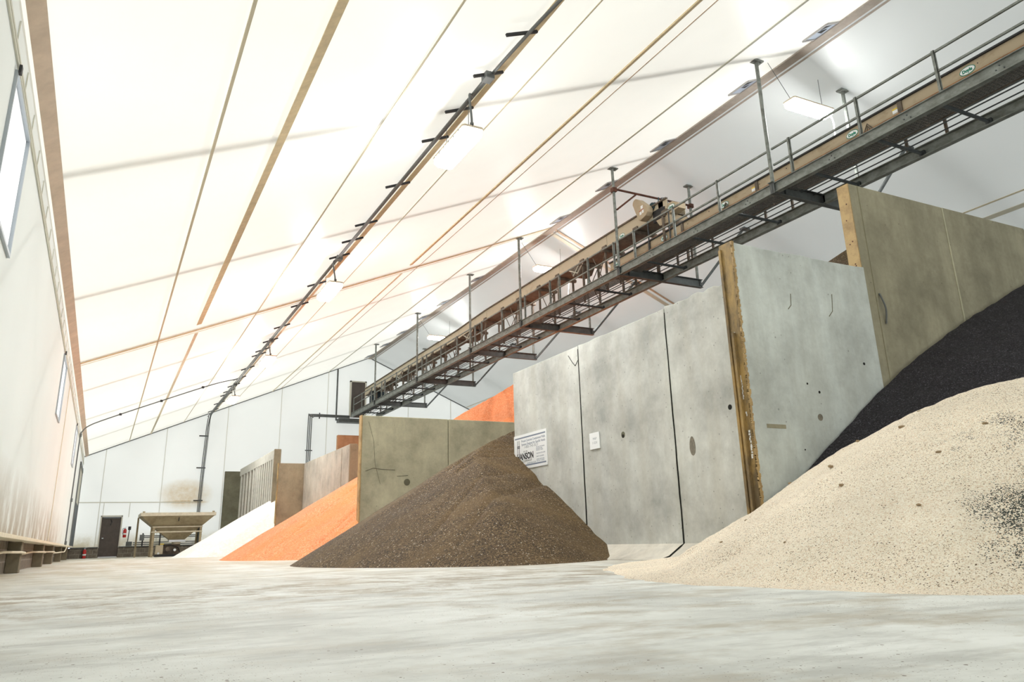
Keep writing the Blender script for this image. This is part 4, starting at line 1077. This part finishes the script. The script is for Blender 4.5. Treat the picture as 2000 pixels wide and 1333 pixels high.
# fire extinguishers
def extinguisher(loc, lab, bracket):
    t = thing('fire_extinguisher', lab, 'fire extinguisher', loc, 'fire extinguishers by the far door')
    MB().path([(0, 0, 0), (0, 0, .03), (0, 0, .36), (0, 0, .42), (0, 0, .45)], [.075, .085, .085, .06, .03], 14).build('cylinder', M_red, t, smooth=True)
    MB().path([(0, 0, .14), (0, 0, .22)], .0865, 14).build('label_band', M_white, t, smooth=True)
    b = MB(); b.box(-.03, .03, -.03, .03, .45, .50); b.bar((-.02, 0, .52), (.11, 0, .55), .02, .015); b.build('valve', M_alu, t)
    MB().path(spline([(-.03, 0, .48), (-.1, 0, .45), (-.12, -.01, .3), (-.1, -.02, .16)], 5), .012, 6).build('hose', M_black, t)
    if bracket: MB().box(-.05, .05, .07, .14, .1, .45).build('bracket', M_galvd, t)
extinguisher((1.16, 47.84, 1.0), 'red fire extinguisher hung on the wall right of the brown door', True)
extinguisher((-.61, 47.66, 0), 'red fire extinguisher standing on the floor left of the brown door', False)
# electrical box and stand pipe beside the extinguisher
t = thing('electrical_box', 'small grey electrical box with conduit up to a switch, right of the extinguisher', 'electrical box', (1.4, 47.7, .55))
child(MB().box(1.27, 1.56, 47.68, 47.82, .56, .78).build('box', M_galvd, bevel=.01), t)
child(MB().path([(1.34, 47.78, .78), (1.37, 47.78, 1.4)], .025, 8).build('conduit', M_pipe), t)
child(MB().box(1.3, 1.44, 47.74, 47.84, 1.38, 1.56).build('switch', M_black, bevel=.01), t)
# pipe rails behind the hopper
t = thing('pipe_rack', 'dark conduits on short posts along the far wall behind the hopper', 'pipe rack', (3.4, 47.7, .55))
for z in (.62, .72, .98, 1.06): child(MB().path([(1.6 if z < .9 else 2.0, 47.75, z), (5.0, 47.75, z)], .028, 7).build('pipe', M_pipe), t)
for x in (2.05, 2.9): child(MB().box(x - .03, x + .03, 47.6, 47.8, .55, 1.2).build('post', M_black), t)
child(MB().box(1.9, 2.12, 47.55, 47.75, .82, 1.12).build('switch_box', M_pipe, bevel=.01), t)

# hopper
hp = thing('hopper', 'dusty tan steel loading hopper on legs near the far wall', 'hopper', (3.2, 42, 0))
def hpc(b, name, mat, **kw): return child(b.build(name, mat, **kw), hp)
hx0, hx1, hy0, hy1 = 1.60, 4.84, 41.0, 43.6
def frust(b, r0, z0, r1, z1):
    a = [(r0[0], r0[2], z0), (r0[1], r0[2], z0), (r0[1], r0[3], z0), (r0[0], r0[3], z0)]
    c = [(r1[0], r1[2], z1), (r1[1], r1[2], z1), (r1[1], r1[3], z1), (r1[0], r1[3], z1)]
    return b.add(a + c, [(i, (i + 1) % 4, 4 + (i + 1) % 4, 4 + i) for i in range(4)])
b = MB(); frust(b, (hx0, hx1, hy0, hy1), 1.86, (2.18, 4.3, 41.5, 43.1), 1.36); hpc(b, 'upper_cone', M_ss)
b = MB(); frust(b, (2.2, 4.28, 41.52, 43.08), 1.37, (3.0, 3.62, 42.0, 42.6), .74); hpc(b, 'lower_cone', M_ss)
b = MB()
for (x0, x1, y0, y1) in ((hx0 - .02, hx1 + .02, hy0 - .03, hy0 + .03), (hx0 - .02, hx1 + .02, hy1 - .03, hy1 + .03), (hx0 - .03, hx0 + .03, hy0, hy1), (hx1 - .03, hx1 + .03, hy0, hy1)): b.box(x0, x1, y0, y1, 1.84, 1.99)
hpc(b, 'rim', M_sslite)
for x in (hx0 + .1, hx1 - .1): hpc(MB().box(x - .05, x + .05, hy0 - .04, hy0 + .06, 1.99, 2.05), 'lifting_lug', M_ss)
for x in (2.22, 4.28):
    for y in (41.45, 43.15): hpc(MB().box(x - .05, x + .05, y - .05, y + .05, 0, 1.38), 'leg', M_ss)
hpc(MB().bar((2.15, 41.4, 1.35), (4.35, 41.4, 1.35), .06, .05), 'cross_rail', M_sslite)
hpc(MB().path([(2.12, 41.38, 1.12), (4.34, 41.38, 1.12)], .035, 8), 'cross_rail', M_sslite)
hpc(MB().box(2.95, 3.68, 41.9, 42.65, .66, .76), 'slide_gate', M_alu); hpc(MB().path([(3.3, 42.25, .66), (3.3, 42.25, .56)], .2, 14), 'outlet_collar', M_tanlight)
hpc(MB().path([(3.2, hy0 + .12, 1.8), (3.24, hy0 + .1, 1.78), (3.24, hy0 + .2, 1.6)], .022, 6), 'hook', M_black)
hpc(MB().box(1.55, 1.63, 43.4, 43.55, 0, 1.85), 'rear_leg', M_ss); hpc(MB().box(4.3, 4.42, 43.1, 43.3, 0, 1.4), 'rear_leg', M_galvd)
t = thing('control_unit', 'tan hydraulic control unit with gauge and motor under the hopper', 'control unit', (2.9, 42.2, 0))
def ct(b, name, mat, **kw): return child(b.build(name, mat, **kw), t)
ct(MB().box(2.4, 4.0, 42.0, 42.8, 0, .1), 'base', M_black); ct(MB().box(2.42, 2.74, 42.1, 42.5, .12, .52), 'tank', M_tanlight, bevel=.01)
ct(MB().box(2.75, 3.5, 42.3, 42.35, .1, .56), 'back_plate', M_under); ct(MB().path([(2.95, 42.05, .34), (2.95, 42.3, .34)], .11, 14), 'motor', M_under)
g = ct(MB().path([(3.26, 42.1, .3), (3.26, 42.3, .3)], .075, 16), 'gauge', M_galvd); o = MB().path([(3.26, 42.07, .3), (3.26, 42.12, .3)], .062, 16).build('dial', M_white); o.parent = g
ct(MB().path([(2.55, 42.05, .16), (2.55, 42.12, .16)], .05, 12), 'cap', M_white); ct(MB().box(2.6, 2.76, 42.05, 42.2, .55, .6), 'warning_light', M_yellow)
ct(MB().path([(2.75, 42.2, .52), (3.1, 42.15, .5), (3.4, 42.2, .42), (3.5, 42.2, .2)], .02, 6), 'hose', M_black)

# crack line in the floor slab in front of the wall
tag(MB().path([(6.4, 8.6, .002), (7.0, 9.3, .002), (7.6, 9.9, .002)], .006, 4).build('floor_joint', M_dark), 'thin black joint line in the floor beside the cream pile tip', 'floor joint')

# ------------------------------------------------------------------ camera
RM = [[0.8872258305436335, 0.11113459405210793, 0.44774929103353495], [-0.46044360909243515, 0.27363442403152877, 0.8444618906918572], [-0.028670689947971572, -0.9553917018635899, 0.2939467427070771]]
F, PPX, PPY = 1507.018, 1012.93, 589.13
cam = bpy.data.cameras.new('camera'); co = bpy.data.objects.new('camera', cam); COL.objects.link(co)
r = Vector([RM[i][0] for i in range(3)]); dn = Vector([RM[i][1] for i in range(3)]); fw = Vector([RM[i][2] for i in range(3)])
co.matrix_world = Matrix(((r.x, -dn.x, -fw.x, 0), (r.y, -dn.y, -fw.y, 0), (r.z, -dn.z, -fw.z, .34), (0, 0, 0, 1)))
cam.sensor_width = 36; cam.lens = F / 2000 * 36; cam.clip_start = .05; cam.clip_end = 300
cam.shift_x = -(PPX - 1000) / 2000; cam.shift_y = (PPY - 666.5) / 2000
S.camera = co

# ------------------------------------------------------------------ daylight
w = bpy.data.worlds.new('sky'); S.world = w; w.use_nodes = True
bg = w.node_tree.nodes['Background']; bg.inputs[0].default_value = (.96, .98, .975, 1); bg.inputs[1].default_value = .70
sun = bpy.data.lights.new('sun', 'SUN'); sun.energy = 3.1; sun.angle = math.radians(22); sun.color = (1, .985, .945)
so = bpy.data.objects.new('sun', sun); COL.objects.link(so); so.location = (-20, 10, 25)
so.rotation_euler = Vector((.83, -.2, -.52)).to_track_quat('-Z', 'Y').to_euler()
S.view_settings.view_transform = 'Standard'; S.view_settings.look = 'None'; S.view_settings.gamma = 1
S.view_settings.exposure = .54
S.view_settings.use_curve_mapping = False
